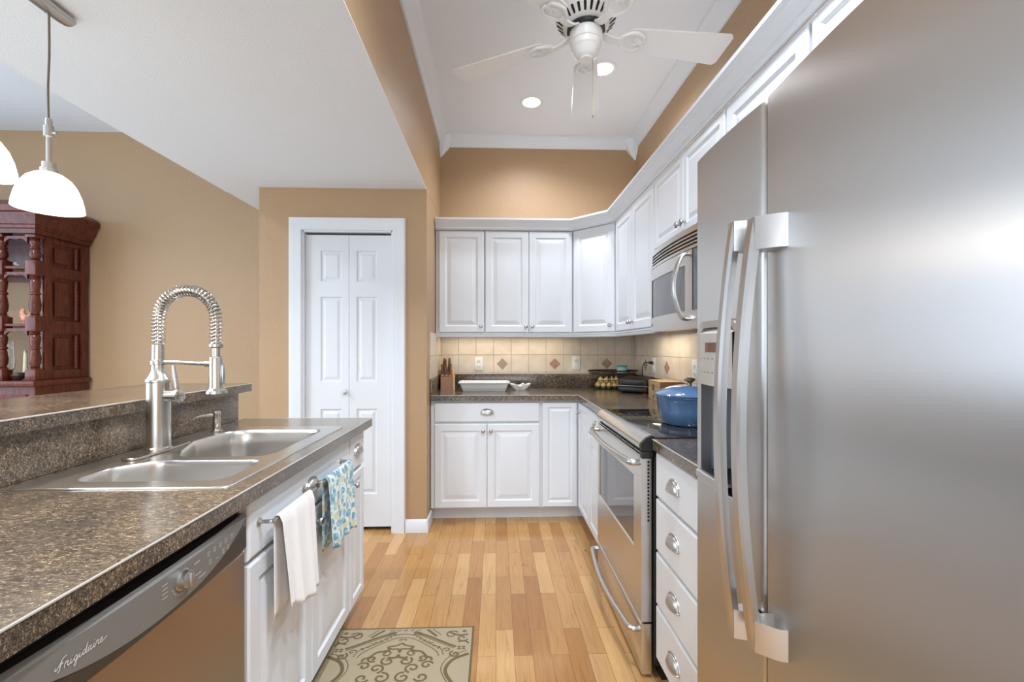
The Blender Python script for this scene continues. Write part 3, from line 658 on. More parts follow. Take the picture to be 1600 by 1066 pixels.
# ---------------------------------------------------------------- dishwasher (local x away from camera, 0..0.608)
d = thing('dishwasher', 'stainless dishwasher with a curved dark control strip in the peninsula', 'dishwasher', (FXL, 0.560, 0), 90)
W_ = 0.604
bm = B(); box(bm, 0.004, W_ - 0.002, 0.0, 0.56, 0.05, 0.862); link('tub', bm, 'dark', d, smooth=False)
bm = B(); box(bm, 0.004, W_, 0.045, 0.06, 0, 0.05); link('toe_kick', bm, 'black', d, smooth=False)
bm = B(); panel(bm, 0.004, W_, 0.11, 0.754, -0.001, [(0, -0.012), (0.002, -0.017), (0.006, -0.020)]); link('door_panel', bm, 'dwdoor', d)
def fb(x, z):      # front of the control strip
    k = (x - W_ / 2) / (W_ / 2); return -0.022 - 0.016 * (1 - k * k)
N = 28; xs = [0.004 + (W_ - 0.004) * i / N for i in range(N + 1)]
bm = B()
rs = [[(x, 0.0, 0.756) for x in xs], [(x, fb(x, 0) + 0.004, 0.756) for x in xs], [(x, fb(x, 0), 0.762) for x in xs], [(x, fb(x, 0) + 0.002, 0.835) for x in xs], [(x, fb(x, 0) + 0.008, 0.846) for x in xs], [(x, 0.0, 0.846) for x in xs]]
rings(bm, rs, False, False, False)
for i in (0, -1): bm.faces.new([bm.verts.new(r[i]) for r in rs])
ctl = link('control_strip', bm, 'dwband', d, ang=40)
bm = B(); low = []; upx = []
for x in xs[1:-1] if False else xs:
    k = (x - W_ / 2) / (W_ / 2); z = 0.768 + 0.070 * abs(k) ** 2.3; low.append((x, fb(x, z) - 0.0012, min(z, 0.838))); upx.append((x, fb(x, 0) - 0.0004, 0.839))
rings(bm, [low, upx], False, False, False)
rings(bm, [upx, [(x, y + 0.008, 0.8475) for x, y, z in upx]], False, False, False)
pn = link('control_panel', bm, 'dwpanel', d, ang=50)
def proj(x, z, o=0.0022): return (x, fb(x, z) + 0.0008 * 0 - o, z)
bm = B(); kx, kz = 0.345, 0.812
m4 = Matrix.Rotation(R(90), 4, 'X'); lathe(bm, [(0.021, 0), (0.021, 0.002), (0.0175, 0.003), (0.0165, 0.014), (0.012, 0.017)], 24, (kx, fb(kx, 0) - 0.001, kz), m4)
box(bm, kx - 0.003, kx + 0.003, fb(kx, 0) - 0.022, fb(kx, 0) - 0.010, kz - 0.015, kz + 0.015, 0.001); link('cycle_dial', bm, 'nickel', d)
bm = B()
def tick(x, z, w_, h_=0.0012, a=0.0):
    dx = w_ / 2; bm_v = [proj(x - dx, z - a), proj(x + dx, z + a), proj(x + dx, z + a + h_), proj(x - dx, z - a + h_)]
    bm.faces.new([bm.verts.new(p) for p in bm_v])
for j in range(4): tick(kx - 0.047, kz + 0.013 - j * 0.008, 0.014)
for k in range(11):
    a = R(200 + k * 14); tick(kx + 0.028 * math.cos(a), kz + 0.028 * math.sin(a), 0.003, 0.0018)
for j, (xx, zz) in enumerate([(0.43, 0.822), (0.452, 0.822), (0.475, 0.822), (0.498, 0.822), (0.525, 0.822), (0.436, 0.803), (0.462, 0.803), (0.487, 0.803), (0.508, 0.803)]):
    for q in range(3 if j != 6 else 1): tick(xx, zz + q * 0.0042 - 0.004, 0.010, 0.0011)
for xx, zz, n_ in ((0.392, 0.822, 5), (0.392, 0.797, 6), (0.405, 0.787, 7)):
    for q in range(n_): tick(xx + q * 0.004 - 0.01, zz, 0.0022, 0.003)
link('panel_marks', bm, 'print', d, smooth=False)
# script lettering drawn as strokes: F r i g i d a i r e
st = []
def add(pts, dx): st.append([(x + dx, y) for x, y in pts])
add([(0.0, 0.75), (-0.15, 0.55), (0.0, 0.35), (0.5, 0.8), (1.0, 1.45), (1.55, 1.62)], 0)           # F top swash
add([(0.95, 1.45), (0.7, 0.8), (0.45, 0.1), (0.2, -0.1)], 0); add([(0.35, 0.65), (0.75, 0.8), (1.05, 0.85)], 0)
add([(1.15, 0.0), (1.3, 0.5), (1.45, 0.75), (1.55, 0.65), (1.75, 0.7), (1.65, 0.3), (1.75, 0.0), (2.0, 0.15), (2.25, 0.65)], 0)
add([(2.25, 0.65), (2.12, 0.2), (2.25, 0.0), (2.5, 0.2), (2.75, 0.6)], 0); add([(2.38, 1.0), (2.42, 1.05)], 0)
add([(3.1, 0.65), (2.8, 0.62), (2.65, 0.25), (2.8, 0.02), (3.0, 0.3), (3.15, 0.68), (3.0, 0.0), (2.8, -0.6), (2.6, -0.65), (2.7, -0.3), (3.2, 0.1), (3.55, 0.65)], 0)
add([(3.55, 0.65), (3.42, 0.2), (3.55, 0.0), (3.8, 0.2), (4.1, 0.6)], 0); add([(3.7, 1.0), (3.74, 1.05)], 0)
add([(4.35, 0.62), (4.1, 0.6), (3.95, 0.2), (4.1, 0.0), (4.35, 0.35), (4.75, 1.4), (4.5, 0.5), (4.45, 0.05), (4.65, 0.1), (4.9, 0.4)], 0)
add([(5.25, 0.65), (4.95, 0.6), (4.8, 0.2), (4.95, 0.0), (5.2, 0.3), (5.32, 0.68), (5.22, 0.15), (5.35, 0.0), (5.6, 0.2), (5.8, 0.65)], 0)
add([(5.8, 0.65), (5.68, 0.2), (5.8, 0.0), (6.05, 0.3), (6.25, 0.75), (6.35, 0.65), (6.55, 0.7), (6.45, 0.3), (6.55, 0.0), (6.85, 0.2)], 0); add([(5.95, 1.0), (5.99, 1.05)], 0)
add([(6.8, 0.2), (7.15, 0.45), (7.15, 0.68), (6.95, 0.62), (6.82, 0.25), (6.98, 0.0), (7.3, 0.1), (8.0, 0.45)], 0)
bm = B(); sc = 0.0098
for s_ in st:
    cp_ = catmull([(p[0], p[1], 0) for p in s_], 5); L_ = []; Rr = []
    for i, p in enumerate(cp_):
        tg = (cp_[min(i + 1, len(cp_) - 1)] - cp_[max(i - 1, 0)]).normalized(); nn = Vector((-tg.y, tg.x, 0)) * 0.06
        for q, lst in ((p + nn, L_), (p - nn, Rr)):
            lst.append(proj(0.098 + q.x * sc, 0.806 + q.y * sc * 1.05, 0.0026))
    rings(bm, [L_, Rr], False, False, False)
link('brand_script', bm, 'print', d, smooth=False)

# ---------------------------------------------------------------- range (faces -X)
r = thing('range', 'stainless slide-in electric range with black glass cooktop and curved handles', 'range', (0.60, 2.437, 0), -90)
w = 0.762
bm = B(); box(bm, 0.004, w - 0.003, 0.002, 0.60, 0.06, 0.905); link('body', bm, 'black', r, smooth=False)
bm = B(); box(bm, 0.0, w - 0.001, 0.0, 0.595, 0.9055, 0.928, 0.004)
ck = link('cooktop', bm, 'glassblack', r)
for (cx_, cy_, rr) in ((0.20, 0.17, 0.095), (0.55, 0.17, 0.115), (0.20, 0.43, 0.075), (0.55, 0.43, 0.095)):
    for q in (rr, rr * 0.62):
        bm = B(); rings(bm, [[(cx_ + (q + o_) * math.cos(2 * PI * k / 40), cy_ + (q + o_) * math.sin(2 * PI * k / 40), 0.9283) for k in range(40)] for o_ in (0, 0.0025)], False, False); link('burner_ring', bm, 'burner', ck, smooth=False)
# front rail, slanted stainless with rounded nose
nose = [(0.0, 0.930), (-0.008, 0.932), (-0.026, 0.924), (-0.046, 0.904), (-0.051, 0.892), (-0.049, 0.880), (-0.04, 0.874), (0.0, 0.874)]
bm = B(); rings(bm, [[(x, y, z) for y, z in nose] for x in (0.004, w - 0.022)]); link('front_rail', bm, 'handle', r, ang=40)
bm = B(); rings(bm, [[(x, y * 1.02 - 0.001, z) for y, z in nose] for x in (w - 0.022, w - 0.003)])
box(bm, w - 0.03, w - 0.003, -0.048, 0.0, 0.845, 0.872, 0.003); link('end_cap', bm, 'black', r, ang=40)
bm = B(); box(bm, 0.01, w - 0.03, -0.030, 0.0, 0.856, 0.871); link('vent_backing', bm, 'dark', r, smooth=False)
bm = B()
for k in range(8): x = 0.012 + k * 0.0905; box(bm, x, x + 0.078, -0.042, -0.030, 0.8585, 0.8625)
link('vent_slat', bm, 'steel', r, smooth=False)
dz0, dz1 = 0.215, 0.853
bm = B(); N = 10
xs_ = [0.004, 0.035, w - 0.125, w - 0.022]
def wincell(v, a, b, c_, e):
    L = [[v(x, y, z) for x, y, z in rect_ring(a + i, b - i, c_ + i, e - i, y)] for i, y in ((0, -0.044), (0.003, -0.041), (0.005, -0.038))]
    for p, q in zip(L, L[1:]):
        for k in range(4): bm.faces.new((p[k], p[(k + 1) % 4], q[(k + 1) % 4], q[k]))
    bm.faces.new(L[-1]).material_index = 1
cell_slab(bm, [0.006, 0.030, w - 0.115, w - 0.022], [dz0, 0.465, 0.755, dz1], lambda x: -0.044, -0.004, {(1, 1): wincell})
dd = link('oven_door', bm, ['steel', 'ovenglass'], r, smooth=False)
bm = B()
for k in range(17): box(bm, w - 0.0222, w - 0.0212, -0.020, -0.013, 0.60 + k * 0.014, 0.6085 + k * 0.014)
link('side_vent', bm, 'dark', dd, smooth=False)
def bow_handle(x0, x1, z, y0, out, rad, zbow=0.0):
    bm = B(); pts = [(x0, y0, z), (x0 + 0.004, y0 - out * 0.55, z)]
    for k in range(1, 12):
        t_ = k / 12; pts.append((x0 + 0.012 + (x1 - x0 - 0.024) * t_, y0 - out * (0.62 + 0.38 * math.sin(PI * t_)), z + zbow * math.sin(PI * t_)))
    pts += [(x1 - 0.004, y0 - out * 0.55, z), (x1, y0, z)]
    tube(bm, catmull(pts, 4), rad, 12); return bm
link('oven_handle', bow_handle(0.02, w - 0.045, 0.822, -0.044, 0.062, 0.0125), 'handle', dd)
bm = B(); panel(bm, 0.006, w - 0.022, 0.014, 0.207, -0.004, [(0, -0.036), (0.003, -0.042), (0.006, -0.044)]); dwr = link('storage_drawer', bm, 'steel', r)
link('drawer_handle', bow_handle(0.02, w - 0.05, 0.175, -0.044, 0.058, 0.0115, -0.01), 'handle', dwr)
bm = B(); box(bm, 0.01, w - 0.01, 0.03, 0.05, 0.0, 0.06); link('kick_plate', bm, 'black', r, smooth=False)

# ---------------------------------------------------------------- microwave (faces -X)
m = thing('microwave', 'stainless over-the-range microwave with curved handle and dark window', 'microwave', (UX, 2.432, 1.35), -90)
w = 0.755; hh = 0.438
bm = B(); box(bm, 0.001, w - 0.001, 0.002, 0.315, 0.0, hh + 0.002); link('case', bm, 'black', m, smooth=False)
def mf(x): return -0.040 - 0.028 * (1 - ((x - w / 2) / (w / 2)) ** 2)
xs = [w * i / 24 for i in range(25)]
def ix(x): return round(x / w * 24)
bm = B()
zs = [0.0, 0.075, 0.275, 0.335]
xg = sorted(set([0.0] + xs))
sp_ = {}
def hole(v, a, b, c_, e):
    bm.faces.new([v(a, mf(a) + 0.003, c_), v(b, mf(b) + 0.003, c_), v(b, mf(b) + 0.003, e), v(a, mf(a) + 0.003, e)]).material_index = 1
for i in range(1, 16): sp_[(i, 1)] = hole
for i in range(18, 23): sp_[(i, 1)] = hole
for i in range(18, 23): sp_[(i, 2)] = hole
cell_slab(bm, xg, zs, mf, 0.0, sp_)
md = link('door', bm, ['steel', 'mwglass'], m, ang=40)
bm = B(); rings(bm, [[(x, 0.0, z) for x in xs] if q == 0 else [(x, mf(x) + 0.010, z) for x in xs] for q, z in ((0, 0.340), (1, 0.340), (1, hh), (0, hh))], False, False, False)
link('vent_backing', bm, 'dark', m, ang=40)
for z0, z1, o_ in ((0.338, 0.352, 0.0), (0.360, 0.367, 0.002), (0.377, 0.384, 0.004), (0.394, 0.401, 0.006), (0.411, 0.438, 0.008)):
    bm = B(); rings(bm, [[(x, mf(x) + o_ + dy, z) for x in xs] for dy, z in ((0.02, z0), (0.0, z0), (0.002, z1), (0.02, z1))], False, False, False); link('vent_slat', bm, 'steel', m, ang=40)
hx = w * 0.70
bm = B(); pts = [(hx, mf(hx) + 0.002, 0.32), (hx + 0.0, mf(hx) - 0.022, 0.315)]
for k in range(1, 10): t_ = k / 10; pts.append((hx - 0.0, mf(hx) - 0.03 - 0.032 * math.sin(PI * t_), 0.31 - 0.26 * t_))
pts += [(hx, mf(hx) - 0.022, 0.045), (hx, mf(hx) + 0.002, 0.040)]
tube(bm, catmull(pts, 4), 0.012, 12, sec=[(math.cos(a) * 0.8, math.sin(a) * 1.2) for a in [2 * PI * k / 12 for k in range(12)]]); link('handle', bm, 'handle', md)
bm = B(); lathe(bm, [(0.010, 0), (0.010, 0.002)], 18, (0.045, mf(0.045) - 0.0005, 0.038), Matrix.Rotation(R(90), 4, 'X')); link('badge', bm, 'grillgrey', md)

# ---------------------------------------------------------------- refrigerator (faces -X)
f = thing('refrigerator', 'large stainless side-by-side refrigerator with ice dispenser at the right', 'refrigerator', (0.54, 1.190, 0), -90)
ft = 1.765
bm = B(); box(bm, 0.004, 0.925, 0.075, 0.66, 0.03, 1.745); link('cabinet_body', bm, 'disp', f, smooth=False)
bm = B(); box(bm, 0.02, 0.91, 0.04, 0.1, 0.0, 0.05); link('base_grille', bm, 'black', f, smooth=False)
def bowed(x0, x1, amt, edge=0.010):
    def fy(x):
        k = (x - (x0 + x1) / 2) / ((x1 - x0) / 2); y = -amt * (1 - k * k)
        e = min(x - x0, x1 - x)
        if e < edge: y += (edge - math.sqrt(max(edge ** 2 - (edge - e) ** 2, 0)))
        return y
    return fy
def edge_xs(x0, x1, extra=()):
    xs = [x0, x0 + 0.001, x0 + 0.003, x0 + 0.006, x0 + 0.010] + [x0 + 0.010 + (x1 - x0 - 0.020) * i / 14 for i in range(1, 14)] + [x1 - 0.010, x1 - 0.006, x1 - 0.003, x1 - 0.001, x1]
    xs = [x for x in xs if all(abs(x - e) > 0.006 for e in extra)] + list(extra); return sorted(set(xs))
# freezer door with dispenser opening
fx0, fx1 = 0.0, 0.3055; DXa, DXb = 0.045, 0.215; fyF = bowed(fx0, fx1, 0.006)
xs = edge_xs(fx0, fx1, (DXa + 0.012, DXb + 0.012)); zs = [0.055, 0.937, 1.327, ft]
ia, ib = xs.index(DXa + 0.012), xs.index(DXb + 0.012)
bm = B(); cell_slab(bm, xs, zs, fyF, 0.072, {(i, 1): (lambda *a: None) for i in range(ia, ib)})
fd = link('freezer_door', bm, 'fridge', f, ang=50)
DSH = Matrix.Translation((0.012, 0, -0.028))
bm = B()   # dispenser well
def y_(x): return fyF(x)
rp = [rect_ring(DXa, DXb, 0.965, 1.355, -0.002), rect_ring(DXa + 0.004, DXb - 0.004, 0.970, 1.35, 0.006), rect_ring(DXa + 0.010, DXb - 0.010, 0.975, 1.345, 0.066)]
rings(bm, rp, False, True); bm.transform(DSH); link('dispenser_well', bm, 'disp', fd, smooth=False)
# protruding frame: curved surround
bm = B()
fr = fillet([(DXa - 0.008, 0.958), (DXb + 0.008, 0.958), (DXb + 0.008, 1.362), (DXa - 0.008, 1.362)], [0.02, 0.02, 0.035, 0.035], 5)
fi = fillet([(DXa + 0.006, 0.978), (DXb - 0.006, 0.978), (DXb - 0.006, 1.345), (DXa + 0.006, 1.345)], [0.01, 0.01, 0.02, 0.02], 5)
rings(bm, [[(p.x, 0.0, p.y) for p in fr], [(p.x, -0.014, p.y) for p in fr], [(p.x * 0.97 + fq.x * 0.03, -0.018, p.y * 0.97 + fq.y * 0.03) for p, fq in zip(fr, fi)], [(p.x, -0.016, p.y) for p in fi], [(p.x, 0.01, p.y) for p in fi]], False, False)
bm.transform(DSH); link('dispenser_frame', bm, 'handle', fd, ang=40)
bm = B(); N = 10; cxs = [DXa + 0.007 + (DXb - DXa - 0.014) * i / N for i in range(N + 1)]
cyf = lambda x: -0.018 - 0.012 * math.sin(PI * (x - DXa) / (DXb - DXa))
rings(bm, [[(x, 0.0, 1.205) for x in cxs], [(x, cyf(x), 1.205) for x in cxs], [(x, cyf(x), 1.330) for x in cxs], [(x, -0.0, 1.345) for x in cxs]], False, False, False)
bm.transform(DSH); cp_ = link('dispenser_controls', bm, 'disppanel', fd, ang=40)
bm = B(); rings(bm, [[(x, cyf(x) - 0.0008, 1.285) for x in cxs[3:9]], [(x, cyf(x) - 0.0008, 1.308) for x in cxs[3:9]]], False, False, False); bm.transform(DSH); link('display', bm, 'display', cp_, smooth=False)
bm = B()
for zz in (1.235, 1.268):
    for q in range(6): x = DXa + 0.025 + q * 0.022; y = cyf(x) - 0.0009; bm.faces.new([bm.verts.new(p) for p in ((x, y, zz), (x + 0.008, cyf(x + 0.008) - 0.0009, zz), (x + 0.008, cyf(x + 0.008) - 0.0009, zz + 0.0025), (x, y, zz + 0.0025))])
bm.transform(DSH); link('button_marks', bm, 'printdark', cp_, smooth=False)
bm = B(); tr = [[(x, yy, zz) for x in cxs] for yy, zz in ((0.05, 0.972), (-0.018, 0.966), (-0.030, 0.970), (-0.030, 0.985), (-0.024, 0.988), (0.05, 0.980))]
rings(bm, tr, False, False, False); bm.transform(DSH); link('drip_tray', bm, 'handle', fd, ang=40)
bm = B()
for k in range(12): yy = -0.018 + k * 0.0065; box(bm, DXa + 0.012, DXb - 0.012, yy, yy + 0.003, 0.984, 0.9885)
bm.transform(DSH); link('tray_grille', bm, 'black', fd, smooth=False)
# fresh food door
gx0, gx1 = 0.3125, 0.928; fyG = bowed(gx0, gx1, 0.016)
bm = B(); cell_slab(bm, edge_xs(gx0, gx1), [0.055, 0.6, 1.2, ft], fyG, 0.072, {}); gd = link('refrigerator_door', bm, 'fridge', f, ang=50)
bm = B(); box(bm, fx1 + 0.0005, gx0 - 0.0005, 0.02, 0.07, 0.06, ft - 0.004); link('door_gasket', bm, 'disp', f, smooth=False)
def fhandle(x0, x1, side, h0, h1):
    """wide bowed bar with foot blocks; x0..x1 is its width"""
    bm = B(); N = 28; rs = []
    for i in range(N + 1):
        t_ = i / N; z = h0 + (h1 - h0) * t_; o_ = 0.050 + 0.034 * math.sin(PI * t_) ** 0.9; th = 0.016
        yf = -o_
        rs.append([(x0, yf + th, z), (x0, yf + 0.003, z), (x0 + 0.003, yf, z), (x1 - 0.006, yf - 0.001, z), (x1 - 0.001, yf + 0.004, z), (x1, yf + th, z)])
    rings(bm, rs)
    for z0, z1 in ((h0, h0 + 0.058), (h1 - 0.062, h1)):
        foot_ = (x0 - 0.0, x1 + (0.024 if side > 0 else 0.010))
        xa = x0 + 0.004
        rings(bm, [[(xa, -0.052, z0), (x1, -0.052, z0), (x1, -0.052, z1), (xa, -0.052, z1)], [(xa, -0.008, z0), (foot_[1], -0.022, z0), (foot_[1], -0.022, z1), (xa, -0.008, z1)], [(xa, 0.0, z0), (foot_[1] + 0.006, -0.006, z0), (foot_[1] + 0.006, -0.006, z1), (xa, 0.0, z1)]])
    return bm
link('handle', fhandle(0.262, 0.288, -1, 0.672, 1.528), 'handle', fd, ang=30)
link('handle', fhandle(0.332, 0.362, 1, 0.693, 1.516), 'handle', gd, ang=30)

# ---------------------------------------------------------------- ceiling fan
FX, FYc, FZ = 0.39, 1.93, 2.62
f = thing('ceiling_fan', 'white five-blade ceiling fan hanging from the high kitchen ceiling', 'fan', (FX, FYc, ZC))
zz = FZ - ZC
bm = B(); lathe(bm, [(0.065, -0.001), (0.065, -0.03), (0.05, -0.06), (0.02, -0.075)], 28); link('canopy', bm, 'fanw', f)
bm = B(); lathe(bm, [(0.012, -0.07), (0.012, zz + 0.20)], 14); link('downrod', bm, 'fanw', f)
bm = B(); lathe(bm, [(0.025, zz + 0.215), (0.06, zz + 0.20), (0.115, zz + 0.17), (0.135, zz + 0.13), (0.135, zz + 0.085), (0.125, zz + 0.060), (0.095, zz + 0.035), (0.075, zz + 0.028), (0.02, zz + 0.026)], 40)
mo = link('motor_housing', bm, 'fanw', f)
bm = B()
for k in range(28):      # dark slots in the sloping underside
    a = 2 * PI * k / 28
    pl = fillet([(0.100, -0.0045), (0.127, -0.006), (0.127, 0.006), (0.100, 0.0045)], 0.004, 3)
    pts = []
    for p in pl:
        t_ = (p.x - 0.095) / 0.030; z = zz + 0.035 + 0.025 * t_ - 0.0022
        pts.append(bm.verts.new((p.x * math.cos(a) - p.y * math.sin(a), p.x * math.sin(a) + p.y * math.cos(a), z)))
    bm.faces.new(pts)
link('housing_slot', bm, 'dark', mo, smooth=False)
bm = B(); lathe(bm, [(0.082, zz + 0.027), (0.082, zz + 0.012), (0.078, zz + 0.010)], 32); link('flywheel', bm, 'black', f)
bm = B(); lathe(bm, [(0.070, zz + 0.012), (0.072, zz - 0.030), (0.070, zz - 0.034), (0.066, zz - 0.036), (0.064, zz - 0.058), (0.060, zz - 0.062), (0.058, zz - 0.064), (0.050, zz - 0.086), (0.034, zz - 0.098), (0.030, zz - 0.100), (0.026, zz - 0.106), (0.006, zz - 0.108)], 32); sw = link('switch_housing', bm, 'fanw', f)
bm = B(); tube(bm, [(0.028, 0.0, zz - 0.08), (0.029, -0.002, zz - 0.12), (0.029, -0.002, zz - 0.345)], 0.0011, 6); sphere(bm, (0.029, -0.002, zz - 0.35), 0.004, rz=0.007); link('pull_chain', bm, 'brassy', f)
for k in range(5):
    az = R(6.8 + 72 * k); pm = Matrix.Rotation(az, 4, 'Z') @ Matrix.Translation((0, 0, zz)) @ Matrix.Rotation(R(-11), 4, 'X')
    bm = B(); ol = fillet([(0.185, -0.055), (0.64, -0.082), (0.655, -0.068), (0.655, 0.070), (0.64, 0.082), (0.185, 0.055)], [0.03, 0.01, 0.012, 0.02, 0.01, 0.03], 5)
    rings(bm, [[(p.x, p.y, z) for p in ol] for z in (0.0, 0.006)]); bm.transform(pm); bl = link('blade', bm, 'fanw', f)
    bm = B()
    tube(bm, catmull([(0.07, 0, 0.015), (0.10, 0, -0.004), (0.14, 0, -0.012), (0.17, 0, -0.008)], 5), 1.0, sec=[(0.004, 0.016), (-0.004, 0.016), (-0.004, -0.016), (0.004, -0.016)], up=(0, 0, 1))
    for s in (-1, 1):       # scrolling arms of the blade iron
        tube(bm, catmull([(0.15, s * 0.010, -0.006), (0.175, s * 0.032, -0.007), (0.215, s * 0.045, -0.006), (0.250, s * 0.030, -0.006), (0.255, s * 0.008, -0.006), (0.235, s * 0.004, -0.006), (0.215, s * 0.016, -0.006)], 5), 0.008, 8)
    rings(bm, [[(0.21 + 0.047 * math.cos(a), 0.040 * math.sin(a), z) for a in [2 * PI * q / 20 for q in range(20)]] for z in (-0.005, -0.0005)])
    bm.transform(pm); link('blade_iron', bm, 'fanw', bl)
# recessed ceiling lights
def recessed(label, x, y):
    o = thing('recessed_light', label, 'ceiling light', (x, y, ZC), 0, 'recessed lights in the high ceiling')
    bm = B(); lathe(bm, [(0.062, -0.004), (0.080, -0.005), (0.084, -0.001), (0.062, -0.0005)], 32, cap=False); link('trim_ring', bm, 'fanw', o)
    bm = B(); lathe(bm, [(0.066, -0.0035), (0.03, -0.009), (0.001, -0.011)], 28, cap=False); link('lens', bm, 'lampglow', o)
    l = bpy.data.lights.new('recessed_and_fill_spot', 'SPOT'); l.energy = 34; l.color = (0.92, 0.96, 1.05); l.spot_size = R(150); l.spot_blend = 0.8; l.shadow_soft_size = 0.06
    lo = bpy.data.objects.new('recessed_and_fill_spot', l); lo.location = (x, y, ZC - 0.03); C.objects.link(lo)
recessed('round recessed ceiling light left of the fan blade', 0.26, 3.27)
recessed('round recessed ceiling light peeking out behind the fan blade', 0.69, 2.86)
# unseen spots without fixtures, added as fill over kitchen and living room
for x, y, en in ((0.26, 0.9, 74), (0.69, 0.45, 74), (0.3, -0.7, 62), (0.3, -1.8, 62), (-3.0, 1.6, 155), (-3.4, -0.4, 130), (-1.6, -3.0, 120), (-3.6, -2.6, 120)):
    l = bpy.data.lights.new('recessed_and_fill_spot', 'SPOT'); l.energy = en; l.color = (0.90, 0.96, 1.06); l.spot_size = R(150); l.spot_blend = 0.8; l.shadow_soft_size = 0.06
    lo = bpy.data.objects.new('recessed_and_fill_spot', l); lo.location = (x, y, ZC - 0.03); C.objects.link(lo)

# ---------------------------------------------------------------- track with pendants
TX = -1.40
bm = B(); tube(bm, [(TX, 0.42, ZS - 0.016), (TX, 0.45, ZS - 0.016), (TX, 1.50, ZS - 0.016), (TX, 1.522, ZS - 0.016), (TX, 1.53, ZS - 0.016)], [0.6, 1, 1, 0.85, 0.4], sec=[(math.cos(a) * (0.016 if math.cos(a) > 0 else 0.016), math.sin(a) * 0.028) for a in [2 * PI * k / 20 for k in range(20)]], up=(0, 0, 1))
o = link('track_rail', bm, 'nickel'); tag(o, 'brushed nickel lighting track on the low white ceiling', 'track rail')
def pendant(label, y, zb):
    p = thing('pendant_lamp', label, 'pendant lamp', (TX, y, zb), 0, 'pendant lamps over the bar')
    H = ZS - 0.034 - zb
    bm = B(); tube(bm, catmull([(0, 0, H), (0.001, 0.0, H * 0.8), (-0.003, 0, H * 0.6), (0, 0, 0.25)], 6), 0.003, 8); link('cord', bm, 'cord', p)
    bm = B(); lathe(bm, [(0.006, 0.285), (0.009, 0.28), (0.009, 0.262), (0.013, 0.26), (0.013, 0.228), (0.007, 0.225), (0.007, 0.148), (0.017, 0.146), (0.017, 0.130), (0.021, 0.128), (0.021, 0.112), (0.01, 0.112)], 20)
    lathe(bm, [(0.005, 0), (0.005, 0.012)], 10, (0.012, 0, 0.24), Matrix.Rotation(R(90), 4, 'Y')); link('stem', bm, 'nickel', p)
    bm = B(); lathe(bm, [(0.018, 0.116), (0.034, 0.110), (0.052, 0.096), (0.066, 0.074), (0.076, 0.046), (0.082, 0.018), (0.084, 0.0), (0.081, 0.0), (0.079, 0.018), (0.072, 0.046), (0.062, 0.072), (0.048, 0.092), (0.03, 0.104), (0.016, 0.108)], 36, cap=False); link('lamp_shade', bm, 'shade', p)
    l = bpy.data.lights.new('pendant_bulb', 'POINT'); l.energy = 6; l.color = (1, 0.85, 0.65); l.shadow_soft_size = 0.03
    lo = bpy.data.objects.new('pendant_bulb', l); lo.location = (TX, y, zb + 0.03); C.objects.link(lo)
pendant('white glass dome pendant lamp hanging lower, fully in view over the bar', 1.455, 1.70)
pendant('white glass pendant lamp cut off by the left edge of the frame', 1.25, 1.735)

# ---------------------------------------------------------------- china cabinet
CX, CYf, CYb = -3.37, 3.40, 3.835
c = thing('china_cabinet', 'tall carved cherry wood china cabinet against the dining wall', 'china cabinet', (-4.05, CYf, 0))
ox, oy = -4.05, CYf
hw = 0.68
bm = B(); box(bm, -hw, hw, 0, CYb - oy, 0.06, 0.98, 0.004); box(bm, -hw - 0.02, hw + 0.02, -0.03, CYb - oy, 0.98, 1.02, 0.006); box(bm, -hw - 0.01, hw + 0.01, -0.015, CYb - oy, 0, 0.08, 0.004); link('base', bm, 'cherry', c)
for i in range(3):
    bm = B(); x0 = -hw + 0.05 + i * 0.43; panel(bm, x0, x0 + 0.40, 0.14, 0.92, -0.001, [(0, -0.016), (0.05, -0.018), (0.06, -0.008), (0.09, -0.014)]); link('door', bm, 'cherry', c, ang=12)
# cornice
cn = [(0.0, 2.10), (0.012, 2.10), (0.016, 2.13), (0.03, 2.135), (0.032, 2.155), (0.04, 2.16), (0.062, 2.215), (0.066, 2.22), (0.068, 2.235), (0.082, 2.245), (0.086, 2.285), (0.078, 2.30), (0.04, 2.33), (0.0, 2.33)]
bm = B(); profile_sweep(bm, [(-hw, CYb - oy), (-hw, 0), (hw, 0), (hw, CYb - oy)], cn, 1); box(bm, -hw, hw, 0, CYb - oy, 2.10, 2.13); box(bm, -hw, hw, 0.005, CYb - oy, 2.315, 2.328); link('cornice', bm, 'cherry', c, ang=20)
bm = B(); box(bm, -hw + 0.02, hw - 0.02, CYb - oy - 0.02, CYb - oy, 1.80, 2.10); link('back_panel', bm, 'cherry', c, smooth=False)
for z in (1.43, 1.855):
    bm = B(); box(bm, -hw + 0.01, hw - 0.03, 0.02, CYb - oy - 0.027, z - 0.010, z + 0.010, 0.003); link('shelf', bm, 'cherry', c)
def post(x):
    bm = B(); s = 0.038
    for z0, z1 in ((1.02, 1.10), (1.385, 1.49), (1.80, 1.905), (2.075, 2.10)): box(bm, x - s, x + s, 0.004, 0.004 + 2 * s, z0, z1, 0.003)
    for z0, z1 in ((1.10, 1.385), (1.49, 1.80), (1.905, 2.075)):
        Hh = z1 - z0
        pf = [(0.034, 0), (0.034, 0.03), (0.022, 0.05), (0.030, 0.07), (0.022, 0.09), (0.031, 0.16), (0.034, 0.30), (0.026, 0.48), (0.023, 0.52), (0.031, 0.54), (0.031, 0.58), (0.023, 0.60), (0.029, 0.74), (0.031, 0.84), (0.022, 0.90), (0.032, 0.93), (0.022, 0.96), (0.034, 1.0)]
        lathe(bm, [(r_, z0 + q * Hh) for r_, q in pf], 16, (x, 0.004 + s, 0))
    link('post', bm, 'cherry', c, ang=50)
for x in (hw - 0.040, hw - 0.275, -hw + 0.040, -hw + 0.275): post(x)
